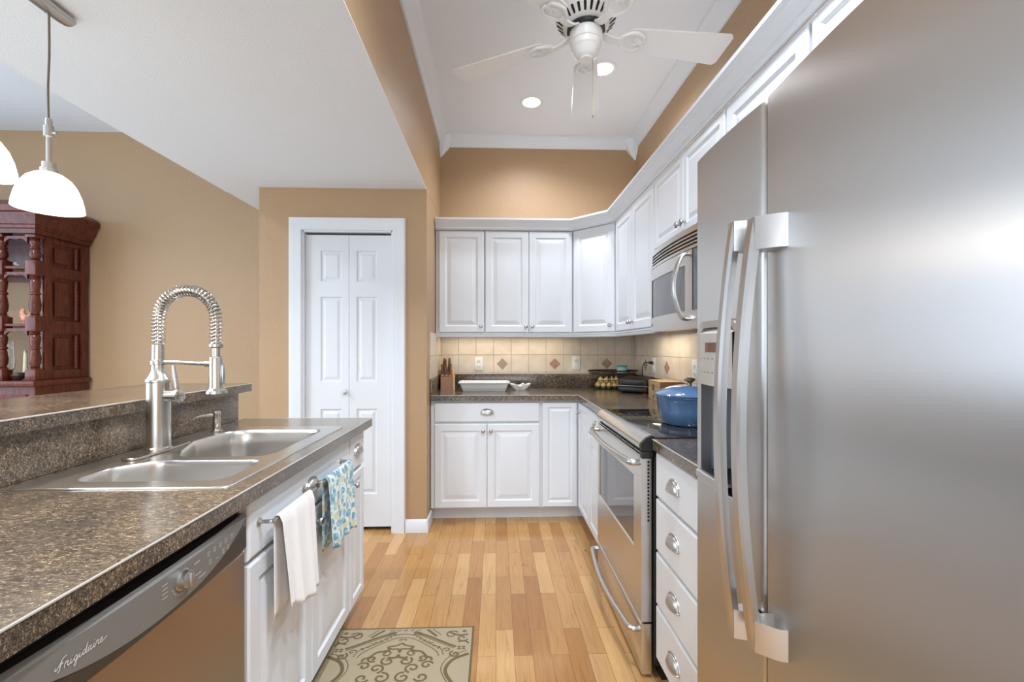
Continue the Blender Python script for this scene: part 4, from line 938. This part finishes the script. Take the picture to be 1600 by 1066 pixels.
# arched aprons between the posts
for z in (2.055, 1.79, 1.375):
    bm = B(); pts = []
    n = 16; x0, x1 = hw - 0.238, hw - 0.076
    top = [(x0 + (x1 - x0) * k / n, z + 0.03) for k in range(n + 1)]
    lo_ = [(x0 + (x1 - x0) * k / n, z - 0.02 + 0.035 * math.sin(PI * k / n) + 0.008 * math.sin(3 * PI * k / n)) for k in range(n + 1)]
    for y in (0.02, 0.035): rings(bm, [[(a, y, b) for a, b in top], [(a, y, b) for a, b in lo_]], False, False, False)
    rings(bm, [[(a, y, b) for a, b in lo_] for y in (0.02, 0.035)], False, False, False); link('apron', bm, 'cherry', c, smooth=False)
for sx in (1, -1):      # panelled sides with rows of small turned beads
    bm = B(); X = sx * hw; yb = CYb - oy
    def sb(y0, y1, z0, z1, t0, t1, bev=0.003): box(bm, min(X - sx * t0, X - sx * t1), max(X - sx * t0, X - sx * t1), y0, y1, z0, z1, bev)
    sb(0.08, 0.13, 1.02, 2.10, 0.002, 0.028); sb(yb - 0.07, yb, 1.02, 2.10, 0.0, 0.028)
    for z0, z1 in ((1.02, 1.09), (1.37, 1.47), (1.80, 1.88), (2.06, 2.10)): sb(0.13, yb - 0.07, z0, z1, 0.004, 0.026)
    sb(0.13, yb - 0.07, 1.05, 2.08, 0.018, 0.026, 0)
    for z0, z1 in ((1.11, 1.35), (1.49, 1.78), (1.90, 2.04)):
        panelpts = [(0.15, 0.29)]
        sb(0.155, 0.275, z0 + 0.01, z1 - 0.01, 0.008, 0.019, 0.008)
    side = link('side_panel', bm, 'cherry', c)
    bm = B()
    for z0, z1 in ((1.10, 1.36), (1.48, 1.79), (1.89, 2.05)):
        n = int((z1 - z0) / 0.028)
        lathe(bm, [(0.006 if k % 2 else 0.014, z0 + (z1 - z0) * k / (2 * n)) for k in range(2 * n + 1)], 10, (X - sx * 0.004, 0.325, 0))
    link('bead_row', bm, 'cherry', side, ang=60)
# ornaments on its shelves
def W2(x): return x
bm = B()   # rooster
lathe(bm, [(0.020, 0), (0.024, 0.004), (0.014, 0.010), (0.016, 0.016)], 14)
sphere(bm, (0, 0, 0.042), 0.034, 0.024, 0.030); sphere(bm, (-0.018, 0, 0.085), 0.018, 0.016, 0.024); tube(bm, [(-0.010, 0, 0.05), (-0.018, 0, 0.085)], [0.024, 0.015], 12)
tube(bm, catmull([(0.02, 0, 0.05), (0.045, 0, 0.075), (0.055, 0, 0.10), (0.045, 0, 0.115)], 4), 0.010, 8)
rings(bm, [[(-0.032, y, 0.100), (-0.026, y, 0.122), (-0.018, y, 0.112), (-0.012, y, 0.124), (-0.005, y, 0.108), (-0.008, y, 0.098)] for y in (-0.003, 0.003)])
tube(bm, [(-0.034, 0, 0.088), (-0.050, 0, 0.084)], [0.006, 0.001], 8)
o = link('rooster_figurine', bm, 'coral', loc=(-3.540, 3.50, 1.441)); tag(o, 'coral ceramic rooster figurine on the middle shelf of the china cabinet', 'figurine')
bm = B()
for k in range(8):
    a = k * 0.8; sphere(bm, (0.016 * math.cos(a), 0.014 * math.sin(a), 0.016 + 0.005 * (k % 3)), 0.011, seg=8, n=5)
sphere(bm, (0, 0, 0.03), 0.014, seg=8, n=5); lathe(bm, [(0.018, 0), (0.016, 0.012)], 10)
o = link('ornament', bm, 'ceramic', loc=(-3.630, 3.52, 1.8665)); tag(o, 'tiny white ornament on the top shelf of the china cabinet', 'ornament')
bm = B()
for k in range(7):
    a = k * 0.9; sphere(bm, (0.018 * math.cos(a), 0.012 * math.sin(a), 0.035 + 0.006 * (k % 3)), 0.012, seg=8, n=5)
lathe(bm, [(0.012, 0), (0.016, 0.01), (0.008, 0.03)], 10)
o = link('flower_ornament', bm, 'greyblue', loc=(-3.517, 3.60, 1.441)); tag(o, 'small pale flower ornament behind the corner post on the middle shelf', 'ornament')
c = thing('candle', 'tapered ivory candle in a grey holder on the bottom shelf of the china cabinet', 'candle', (-3.640, 3.60, 1.021))
bm = B(); lathe(bm, [(0.030, 0), (0.030, 0.006), (0.018, 0.012), (0.022, 0.05), (0.016, 0.055)], 16); link('candle_holder', bm, 'greyblue', c)
bm = B(); lathe(bm, [(0.014, 0.055), (0.013, 0.11), (0.009, 0.215), (0.003, 0.225)], 14); link('wax', bm, 'wax', c)
bm = B(); lathe(bm, [(0.030, 0), (0.030, 0.004), (0.006, 0.012), (0.006, 0.05), (0.026, 0.08), (0.032, 0.13), (0.028, 0.20), (0.022, 0.26), (0.026, 0.29), (0.024, 0.29), (0.020, 0.26), (0.026, 0.20), (0.030, 0.13), (0.024, 0.082), (0.004, 0.055)], 24, cap=False)
o = link('glass_vase', bm, 'clear', loc=(-3.775, 3.62, 1.021)); tag(o, 'tall clear glass vase beside the candle in the china cabinet', 'vase')
bm = B(); lathe(bm, [(0.018, 0), (0.034, 0.012), (0.042, 0.035), (0.036, 0.055), (0.030, 0.052), (0.036, 0.034), (0.02, 0.012), (0.001, 0.008)], 18, cap=False)
o = link('dark_bowl', bm, 'darkbowl', loc=(-3.570, 3.48, 1.021)); tag(o, 'small dark brown bowl at the front of the bottom cabinet shelf', 'bowl')
bm = B(); lathe(bm, [(0.016, 0), (0.020, 0.004), (0.017, 0.03), (0.024, 0.06), (0.020, 0.075), (0.012, 0.08)], 16, sx=1, sy=1)
o = link('small_jar', bm, 'greyblue', loc=(-3.492, 3.49, 1.021)); tag(o, 'small grey-blue jar next to the corner post on the bottom cabinet shelf', 'jar')

# ---------------------------------------------------------------- towels on the bars
def towel(name, label, y0, y1, zbar, fl, bl, matn, seed, cat='towel', amp=0.009):
    rnd = random.Random(seed); xb = FXL + 0.058          # bar centre
    bm = B(); nu = 46; path = []
    def prof(u):      # returns list of (x offset from bar, z offset, weight)
        pts = []
        nb = 12
        for k in range(nb): t_ = k / nb; pts.append((-0.0085 - 0.004 * (1 - t_), -bl * (1 - t_), (1 - t_)))
        for k in range(7): a = PI - PI * k / 6; pts.append((0.0088 * math.cos(a), 0.0088 * math.sin(a), 0))
        for k in range(1, 23): t_ = k / 22; pts.append((0.0090 + 0.012 * t_, -fl * t_, t_))
        return pts
    rs = []
    for i in range(nu + 1):
        u = i / nu; row = []
        for j, (dx, dz, wt) in enumerate(prof(u)):
            front = 1 if dx > 0 else 0
            yy = y0 + (y1 - y0) * u
            sq = 1 - 0.10 * wt * (0.5 if front else 1); yc = (y0 + y1) / 2; yy = yc + (yy - yc) * sq
            wv = math.sin(u * 17 + seed) * 0.6 + math.sin(u * 31 + seed * 2) * 0.4
            x = xb + dx + (0.0025 + amp * wt) * (wv if front else wv * 0.12) + (amp * wt * 0.6 if front else 0)
            z = zbar + dz + (0.012 * wt * math.sin(u * 5 + seed) if front else 0.0) - (0.03 * wt * u if front else 0)
            if front and wt > 0: x += 0.004
            if not front: x = max(x, FXL + 0.0245)
            row.append((x, yy, z))
        rs.append(row)
    rings(bm, rs, False, False, False)
    o = link(name, bm, matn, ang=80); md_ = o.modifiers.new('thickness', 'SOLIDIFY'); md_.thickness = 0.0022; md_.offset = 0.0
    tag(o, label, cat); return o
towel('hand_towel', 'plain white hand towel draped over the nearer towel bar', 1.248, 1.465, 0.80, 0.265, 0.285, 'whitecloth', 1.3)
towel('hand_towel', 'blue and yellow flower print towel on the farther towel bar', 1.592, 1.842, 0.80, 0.235, 0.255, 'printcloth', 4.1, amp=0.006)

# ---------------------------------------------------------------- rug
RX0, RX1, RY0, RY1 = -0.700, -0.098, 1.22, 2.03
ru = thing('kitchen_rug', 'beige rug with brown scrollwork pattern on the wood floor by the sink', 'rug', ((RX0 + RX1) / 2, (RY0 + RY1) / 2, 0.0))
a_, b_ = (RX1 - RX0) / 2, (RY1 - RY0) / 2
bm = B(); box(bm, -a_ + 0.006, a_ - 0.006, -b_ + 0.006, b_ - 0.006, 0.0005, 0.0065); rg = link('rug_field', bm, 'rug', ru, smooth=False)
bm = B()
for x0, x1, y0, y1 in ((-a_, a_, b_ - 0.008, b_), (-a_, a_, -b_, -b_ + 0.008), (-a_, -a_ + 0.008, -b_, b_), (a_ - 0.008, a_, -b_, b_)): box(bm, x0, x1, y0, y1, 0.0003, 0.0078, 0.002)
link('rug_binding', bm, 'rugline', ru)
bm = B(); ZN = [0.0068]
def nz(): ZN[0] += 0.000004; return ZN[0]
def rib(pts, wd=0.0045, z=None, n=6):
    z = nz()
    pts = [(p[0] * 1.18, p[1]) for p in pts]
    cp_ = catmull([(p[0], p[1], 0) for p in pts], n) if n else [Vector((p[0], p[1], 0)) for p in pts]
    L_, R_ = [], []
    for i, p in enumerate(cp_):
        tg = (cp_[min(i + 1, len(cp_) - 1)] - cp_[max(i - 1, 0)]); tg.normalize(); nn = Vector((-tg.y, tg.x, 0)) * wd * 0.72
        L_.append((p.x + nn.x, p.y + nn.y, z)); R_.append((p.x - nn.x, p.y - nn.y, z))
    lim = a_ - 0.009; lim2 = b_ - 0.009
    cl = lambda q: (max(-lim, min(lim, q[0])), max(-lim2, min(lim2, q[1])), q[2])
    rings(bm, [[cl(q) for q in L_], [cl(q) for q in R_]], False, False, False)
def spiral(cx, cy, r, turns, a0, s=1, wd=0.005): rib([(cx + s * r * (1 - 0.8 * k / 14) * math.cos(a0 + turns * 2 * PI * k / 14), cy + r * (1 - 0.8 * k / 14) * math.sin(a0 + turns * 2 * PI * k / 14)) for k in range(15)], wd, n=3)
def blob(cx, cy, rx, ry):
    cx *= 1.18; zb = nz()
    bm.faces.new([bm.verts.new((cx + rx * math.cos(2 * PI * k / 10), cy + ry * math.sin(2 * PI * k / 10), zb)) for k in range(10)])
for sy in (1, -1):
    for s in (1, -1):
        def q(pts, **k): rib([(s * x, sy * (y)) for x, y in pts], **k)
        # cusped diamond bands
        q([(0.035, 0.375), (0.10, 0.335), (0.17, 0.285), (0.195, 0.270)], wd=0.008, n=0); q([(0.04, 0.363), (0.19, 0.260)], wd=0.003, n=0)
        q([(0.0, 0.360), (0.05, 0.345), (0.09, 0.300), (0.14, 0.262), (0.155, 0.22)], wd=0.003)
        q([(0.0, 0.335), (0.04, 0.325), (0.12, 0.255), (0.14, 0.215)], wd=0.003)
        q([(0.243, 0.225), (0.19, 0.190), (0.17, 0.13), (0.20, 0.06), (0.24, 0.0)], wd=0.010); q([(0.235, 0.245), (0.175, 0.205), (0.155, 0.14), (0.185, 0.06), (0.22, 0.0)], wd=0.003)
        q([(0.08, 0.388), (0.12, 0.340)], wd=0.008, n=0); q([(0.10, 0.392), (0.135, 0.348)], wd=0.003, n=0)
        # corner scrolls
        spiral(s * 0.175, sy * 0.350, 0.026, 1.1, 0.5, s * sy); spiral(s * 0.215, sy * 0.325, 0.022, 1.0, 3.5, -s * sy); q([(0.16, 0.370), (0.20, 0.345), (0.235, 0.35)], wd=0.007); blob(s * 0.22, sy * 0.372, 0.010, 0.008); q([(0.20, 0.30), (0.225, 0.305), (0.24, 0.29)], wd=0.006)
        # side scrolls
        spiral(s * 0.195, sy * 0.225, 0.020, 1.2, 2.0, s, 0.006); spiral(s * 0.165, sy * 0.250, 0.014, 1.0, 0.0, -s, 0.004)
        for kx, ky in ((0.045, 0.362), (0.215, 0.262)):
            for dx, dy in ((0.008, 0.006), (-0.008, 0.006), (0.008, -0.006), (-0.008, -0.006)): blob(s * kx + dx, sy * ky + dy, 0.008, 0.005)
        for k in range(7): spiral(s * (0.05 + 0.014 * k), sy * (0.338 - 0.0115 * k), 0.0075, 0.8, k * 1.7, s, 0.0032)
        # central medallion
        q([(0.0, 0.300), (0.015, 0.285), (0.045, 0.275), (0.03, 0.262), (0.008, 0.262), (0.0, 0.24)], wd=0.006)
        q([(0.045, 0.275), (0.04, 0.250), (0.075, 0.245), (0.098, 0.215), (0.115, 0.205), (0.118, 0.190)], wd=0.007)
        spiral(s * 0.045, sy * 0.235, 0.020, 1.1, 1.0, s); spiral(s * 0.085, sy * 0.205, 0.018, 1.2, 4.0, s, 0.006); spiral(s * 0.030, sy * 0.190, 0.024, 1.1, 2.2, -s, 0.006)
        spiral(s * 0.105, sy * 0.165, 0.022, 1.1, 0.3, s, 0.006); spiral(s * 0.060, sy * 0.150, 0.026, 1.2, 5.0, -s, 0.006); q([(0.0, 0.215), (0.02, 0.208), (0.035, 0.212)], wd=0.008)
        spiral(s * 0.035, sy * 0.100, 0.028, 1.2, 1.5, s, 0.006); spiral(s * 0.095, sy * 0.100, 0.024, 1.1, 3.5, s, 0.006); spiral(s * 0.06, sy * 0.040, 0.03, 1.2, 0.5, -s, 0.006); spiral(s * 0.115, sy * 0.040, 0.02, 1.1, 2.5, s, 0.006)
    spiral(-0.008, sy * 0.318, 0.008, 0.8, 0, 1, 0.003); spiral(0.008, sy * 0.318, 0.008, 0.8, 0, -1, 0.003); blob(0, sy * 0.222, 0.008, 0.009); blob(0, sy * 0.255, 0.005, 0.012)
    for k in range(5): spiral(-0.05 + 0.025 * k, sy * 0.388, 0.008, 0.7, 3.1, 1, 0.003)
link('rug_pattern', bm, 'rugline', ru, smooth=False)

# ---------------------------------------------------------------- things on the back counter
kb = thing('knife_block', 'slanted wooden knife block full of knives in the left counter corner', 'knife block', (-0.395, 3.66, CT), 8)
sh = 0.035
bm = B(); rings(bm, [[(-0.055, -0.07, 0.0), (0.045, -0.07, 0.0), (0.045, 0.07, 0.0), (-0.055, 0.07, 0.0)], [(-0.055, -0.045, 0.105), (0.045, -0.045, 0.105), (0.045, 0.105, 0.155), (-0.055, 0.105, 0.155)]])
link('block', bm, 'block', kb, smooth=False)
bm = B(); rings(bm, [[(x, -0.071, 0.0), (x, -0.046, 0.106), (x, 0.106, 0.157), (x, 0.071, 0.0)] for x in (0.0455, 0.058)]); link('pale_side', bm, 'blonde', kb, smooth=False)
kn = [(-0.040, -0.028, 0.10), (-0.010, -0.028, 0.085), (0.022, -0.028, 0.10), (-0.038, 0.010, 0.118), (-0.008, 0.012, 0.125), (0.024, 0.012, 0.122), (-0.028, 0.050, 0.120), (0.008, 0.052, 0.120)]
for i, (x, y, L) in enumerate(kn):
    zt = 0.105 + (y + 0.045) / 0.15 * 0.05
    k = thing('kitchen_knife', 'wooden-handled kitchen knife standing in the knife block', 'knife', kb.matrix_world @ Vector((0, 0, 0)) if False else (-0.395 + x * math.cos(R(8)) - y * math.sin(R(8)), 3.66 + x * math.sin(R(8)) + y * math.cos(R(8)), CT + zt), 8, 'knives in the knife block')
    tilt = Matrix.Rotation(R(-14 + 4 * ((i * 7) % 5 - 2)), 4, 'X') @ Matrix.Rotation(R(-3 + 3 * ((i * 5) % 4)), 4, 'Y')
    bm = B(); tube(bm, [(0, 0, 0.006), (0, 0, 0.02), (0, 0.001, L * 0.5), (0, -0.002, L * 0.92), (0, -0.003, L)], [0.9, 1, 0.85, 1.1, 0.8], sec=[(math.cos(a) * 0.0115, math.sin(a) * 0.0085) for a in [2 * PI * q_ / 10 for q_ in range(10)]], up=(0, 1, 0)); bm.transform(tilt); link('knife_handle', bm, 'khandle', k)
    bm = B(); box(bm, -0.007, 0.007, -0.010, 0.010, 0.0015, 0.007, 0.001); bm.transform(tilt); link('bolster', bm, 'grillgrey', k)
# loaf dish
ld = thing('loaf_dish', 'long white baking dish with dotted grey sides on the back counter', 'dish', (-0.092, 3.56, CT))
bm = B(); ex = [(0.165, 0.062, 0.0), (0.170, 0.066, 0.004), (0.188, 0.080, 0.060)]
rings(bm, [[(p.x, p.y, z) for p in fillet([(-a, -b), (a, -b), (a, b), (-a, b)], 0.012, 3)] for a, b, z in ex], True, False); link('dish_wall', bm, 'lattice', ld)
bm = B(); ex = [(0.188, 0.080, 0.060), (0.199, 0.088, 0.062), (0.203, 0.092, 0.067), (0.200, 0.089, 0.074), (0.194, 0.083, 0.076), (0.184, 0.075, 0.072), (0.168, 0.064, 0.012), (0.10, 0.03, 0.008)]
rings(bm, [[(p.x, p.y, z) for p in fillet([(-a, -b), (a, -b), (a, b), (-a, b)], 0.018, 4)] for a, b, z in ex], False, True); link('rim', bm, 'ceramic', ld)
# butterfly-shaped dish
bm = B(); n = 40
def bfly(s, z, lift=0.0):
    out = []
    for k in range(n):
        a = 2 * PI * k / n; r_ = 0.052 * (1 + 0.30 * math.cos(2 * a) + 0.16 * math.cos(4 * a) + 0.04 * math.sin(7 * a)) * s
        out.append((r_ * math.cos(a) * 1.12, r_ * math.sin(a) * 0.85, z + lift * abs(math.cos(a)) ** 2 + 0.004 * math.sin(5 * a) * (lift > 0)))
    return out
rings(bm, [bfly(0.45, 0.0), bfly(0.55, 0.004), bfly(0.85, 0.024, 0.006), bfly(1.0, 0.036, 0.014), bfly(0.95, 0.038, 0.014), bfly(0.75, 0.024, 0.006), bfly(0.4, 0.008), bfly(0.1, 0.007)])
tube(bm, catmull([(-0.006, -0.03, 0.030), (0.0, -0.01, 0.036), (0.010, 0.0, 0.046), (0.03, 0.01, 0.052)], 4), 0.006, 8)
o = link('butterfly_dish', bm, 'ceramic', loc=(0.195, 3.60, CT)); tag(o, 'little white butterfly-shaped dish beside the baking dish', 'dish')
# two-tier wire basket
BX, BY = 0.955, 3.69
wb = thing('wire_basket', 'dark two-tier wire basket in the back corner of the counter', 'basket', (BX, BY, CT))
def ell(cx, cy, rx, ry, z, n=36): return [(cx + rx * math.cos(2 * PI * k / n), cy + ry * math.sin(2 * PI * k / n), z) for k in range(n + 1)]
bm = B()
tube(bm, ell(-0.03, 0, 0.125, 0.085, 0.022), 0.0035, 6); tube(bm, ell(-0.03, 0, 0.140, 0.095, 0.075), 0.003, 6); tube(bm, ell(-0.03, 0, 0.10, 0.065, 0.004), 0.003, 6)
for k in range(20):
    a = 2 * PI * k / 20; ca, sa = math.cos(a), math.sin(a)
    tube(bm, [(-0.03 + 0.06 * ca, 0.04 * sa, 0.003), (-0.03 + 0.10 * ca, 0.065 * sa, 0.004), (-0.03 + 0.125 * ca, 0.085 * sa, 0.022), (-0.03 + 0.140 * ca, 0.095 * sa, 0.075)], 0.0016, 5)
link('lower_basket', bm, 'wire', wb)
bm = B(); tube(bm, ell(0.015, 0, 0.205, 0.11, 0.150), 0.005, 6); tube(bm, ell(0.015, 0, 0.19, 0.10, 0.128), 0.0025, 6)
for k in range(-6, 7):
    x = k * 0.028; yy = 0.10 * math.sqrt(max(0, 1 - (x / 0.19) ** 2)); tube(bm, [(0.015 + x, -yy, 0.128), (0.015 + x, yy, 0.128)], 0.002, 5)
for k in range(18):
    a = 2 * PI * k / 18; tube(bm, [(0.015 + 0.19 * math.cos(a), 0.10 * math.sin(a), 0.128), (0.015 + 0.205 * math.cos(a), 0.11 * math.sin(a), 0.150)], 0.0018, 5)
link('upper_tray', bm, 'wire', wb)
bm = B()
for s in (-1, 1): tube(bm, [(-0.03, s * 0.097, 0.075), (-0.03, s * 0.11, 0.11), (0.0, s * 0.108, 0.150)], 0.0032, 6)
link('upright', bm, 'wire', wb)
bm = B(); lathe(bm, [(0.002, -0.023), (0.011, -0.020), (0.0185, -0.010), (0.0205, 0.003), (0.016, 0.015), (0.007, 0.022), (0.003, 0.031), (0.001, 0.033)], 14)
spots = [(-0.112, -0.022, 0.052, 20), (-0.070, -0.046, 0.050, -30), (-0.024, -0.052, 0.050, 10), (0.022, -0.046, 0.050, 50), (0.064, -0.020, 0.052, -10), (-0.075, 0.012, 0.054, 0), (-0.022, 0.004, 0.052, 80), (0.030, 0.010, 0.054, 15), (-0.085, -0.018, 0.093, 60), (-0.042, -0.026, 0.092, 35), (0.004, -0.024, 0.092, 5), (0.044, -0.014, 0.093, -20)]
for i, (x, y, z, ro) in enumerate(spots):
    if i == 0: o = link('onion', bm, 'onion'); first = o
    else: o = first.copy(); C.objects.link(o)
    o.location = (BX - 0.005 + x, BY + y, CT + z - 0.020); o.scale = (1.08, 1.08, 1.08); o.rotation_euler = (R(ro * 0.4), R(-15 + (i * 37) % 40), R(ro * 3)); tag(o, 'golden yellow onion heaped in the lower wire basket', 'onion', 'onions in the wire basket')
bj = thing('blue_jar', 'small turquoise jar standing on the upper tray of the wire basket', 'jar', (1.035, 3.65, CT + 0.131))
bm = B(); lathe(bm, [(0.036, 0), (0.040, 0.004), (0.040, 0.050), (0.036, 0.052), (0.01, 0.052)], 24); link('jar_body', bm, 'turqlight', bj)
bm = B(); lathe(bm, [(0.041, 0.050), (0.043, 0.052), (0.043, 0.062), (0.038, 0.065), (0.006, 0.066)], 24); link('jar_lid', bm, 'turq', bj)
# panini grill
pg = thing('sandwich_press', 'black closed sandwich press in front of the wire basket', 'sandwich press', (1.075, 3.385, CT), -38)
gw, gd_ = 0.115, 0.10
bm = B(); box(bm, -gw, gw, -gd_, gd_, 0.008, 0.052, 0.012, 3)
for x in (-0.09, 0.09):
    for y in (-0.075, 0.075): lathe(bm, [(0.012, 0.0), (0.012, 0.010)], 12, (x, y, 0))
link('base', bm, 'grill', pg)
bm = B(); rings(bm, [[(p.x * k, p.y * k, z + 0.10 * 0.06 * (p.y / gd_) * 1.0) for p in fillet([(-gw, -gd_), (gw, -gd_), (gw, gd_), (-gw, gd_)], 0.02, 4)] for k, z in ((0.97, 0.058), (1.0, 0.064), (1.0, 0.088), (0.96, 0.108), (0.90, 0.113))]); link('lid', bm, 'grill', pg)
bm = B(); box(bm, -gw - 0.003, gw + 0.003, -gd_ - 0.003, gd_ + 0.002, 0.0525, 0.0575, 0.001); link('trim_band', bm, 'grillgrey', pg)
bm = B(); tube(bm, catmull([(-0.075, -gd_ + 0.004, 0.082), (-0.072, -gd_ - 0.035, 0.080), (-0.05, -gd_ - 0.045, 0.078), (0.05, -gd_ - 0.045, 0.078), (0.072, -gd_ - 0.035, 0.080), (0.075, -gd_ + 0.004, 0.082)], 5), 0.008, 8); link('handle', bm, 'grill', pg)
# plug and cord
bm = B(); box(bm, XR - 0.045, XR - 0.0185, 3.353, 3.387, 1.138, 1.160, 0.005)
tube(bm, catmull([(XR - 0.044, 3.37, 1.149), (XR - 0.075, 3.38, 1.147), (XR - 0.085, 3.40, 1.120), (XR - 0.075, 3.44, 1.075), (XR - 0.06, 3.47, 1.00), (XR - 0.05, 3.465, 0.945), (XR - 0.07, 3.46, 0.9275), (XR - 0.085, 3.44, 0.9275)], 6), 0.0035, 8)
o = link('power_cord', bm, 'black'); tag(o, 'black plug and cord hanging from the right wall outlet', 'cord')
# wooden box
wx = thing('wooden_box', 'light wooden box with a brass clasp between press and blue pot', 'box', (1.112, 2.925, CT), 0)
bm = B(); box(bm, -0.066, 0.075, -0.110, 0.100, 0.0, 0.118, 0.002); link('box_body', bm, 'box', wx)
bm = B(); box(bm, -0.071, -0.0665, -0.110, 0.100, 0.0, 0.084, 0.0015); box(bm, -0.071, -0.0665, -0.110, 0.100, 0.0862, 0.118, 0.0015); box(bm, -0.071, 0.075, -0.110, 0.100, 0.1185, 0.1245, 0.002); link('pale_facing', bm, 'boxside', wx)
bm = B(); box(bm, -0.077, -0.0712, -0.014, 0.014, 0.060, 0.100, 0.002); tube(bm, ell(-0.0, 0, 0.010, 0.010, 0, 14), 0.002, 6) if False else None; sphere(bm, (-0.079, 0, 0.070), 0.006, seg=8, n=5); box(bm, -0.074, -0.0712, -0.010, 0.010, 0.010, 0.030, 0.001); link('clasp', bm, 'brassy', wx)
# dutch oven
do = thing('dutch_oven', 'blue enamelled pot with lid standing on the cooktop', 'pot', (0.862, 1.965, 0.9286), -75)
bm = B(); lathe(bm, [(0.100, 0.0), (0.112, 0.003), (0.124, 0.018), (0.136, 0.065), (0.143, 0.118), (0.146, 0.122), (0.146, 0.127), (0.140, 0.128), (0.128, 0.065), (0.10, 0.01), (0.001, 0.008)], 48, cap=False); link('pot_body', bm, 'blue', do)
for s in (-1, 1):
    bm = B(); tube(bm, catmull([(s * 0.138, -0.038, 0.100), (s * 0.165, -0.034, 0.104), (s * 0.172, 0, 0.105), (s * 0.165, 0.034, 0.104), (s * 0.138, 0.038, 0.100)], 5), 0.0075, 10); link('side_handle', bm, 'blue', do)
bm = B(); lathe(bm, [(0.149, 0.1285), (0.150, 0.133), (0.142, 0.139), (0.125, 0.148), (0.085, 0.163), (0.045, 0.170), (0.02, 0.171), (0.001, 0.171)], 48, cap=False); li = link('lid', bm, 'blue', do)
bm = B(); lathe(bm, [(0.010, 0.171), (0.009, 0.180), (0.012, 0.184), (0.023, 0.192), (0.024, 0.199), (0.014, 0.203), (0.001, 0.204)], 20, cap=False); link('lid_knob', bm, 'brassy', li)
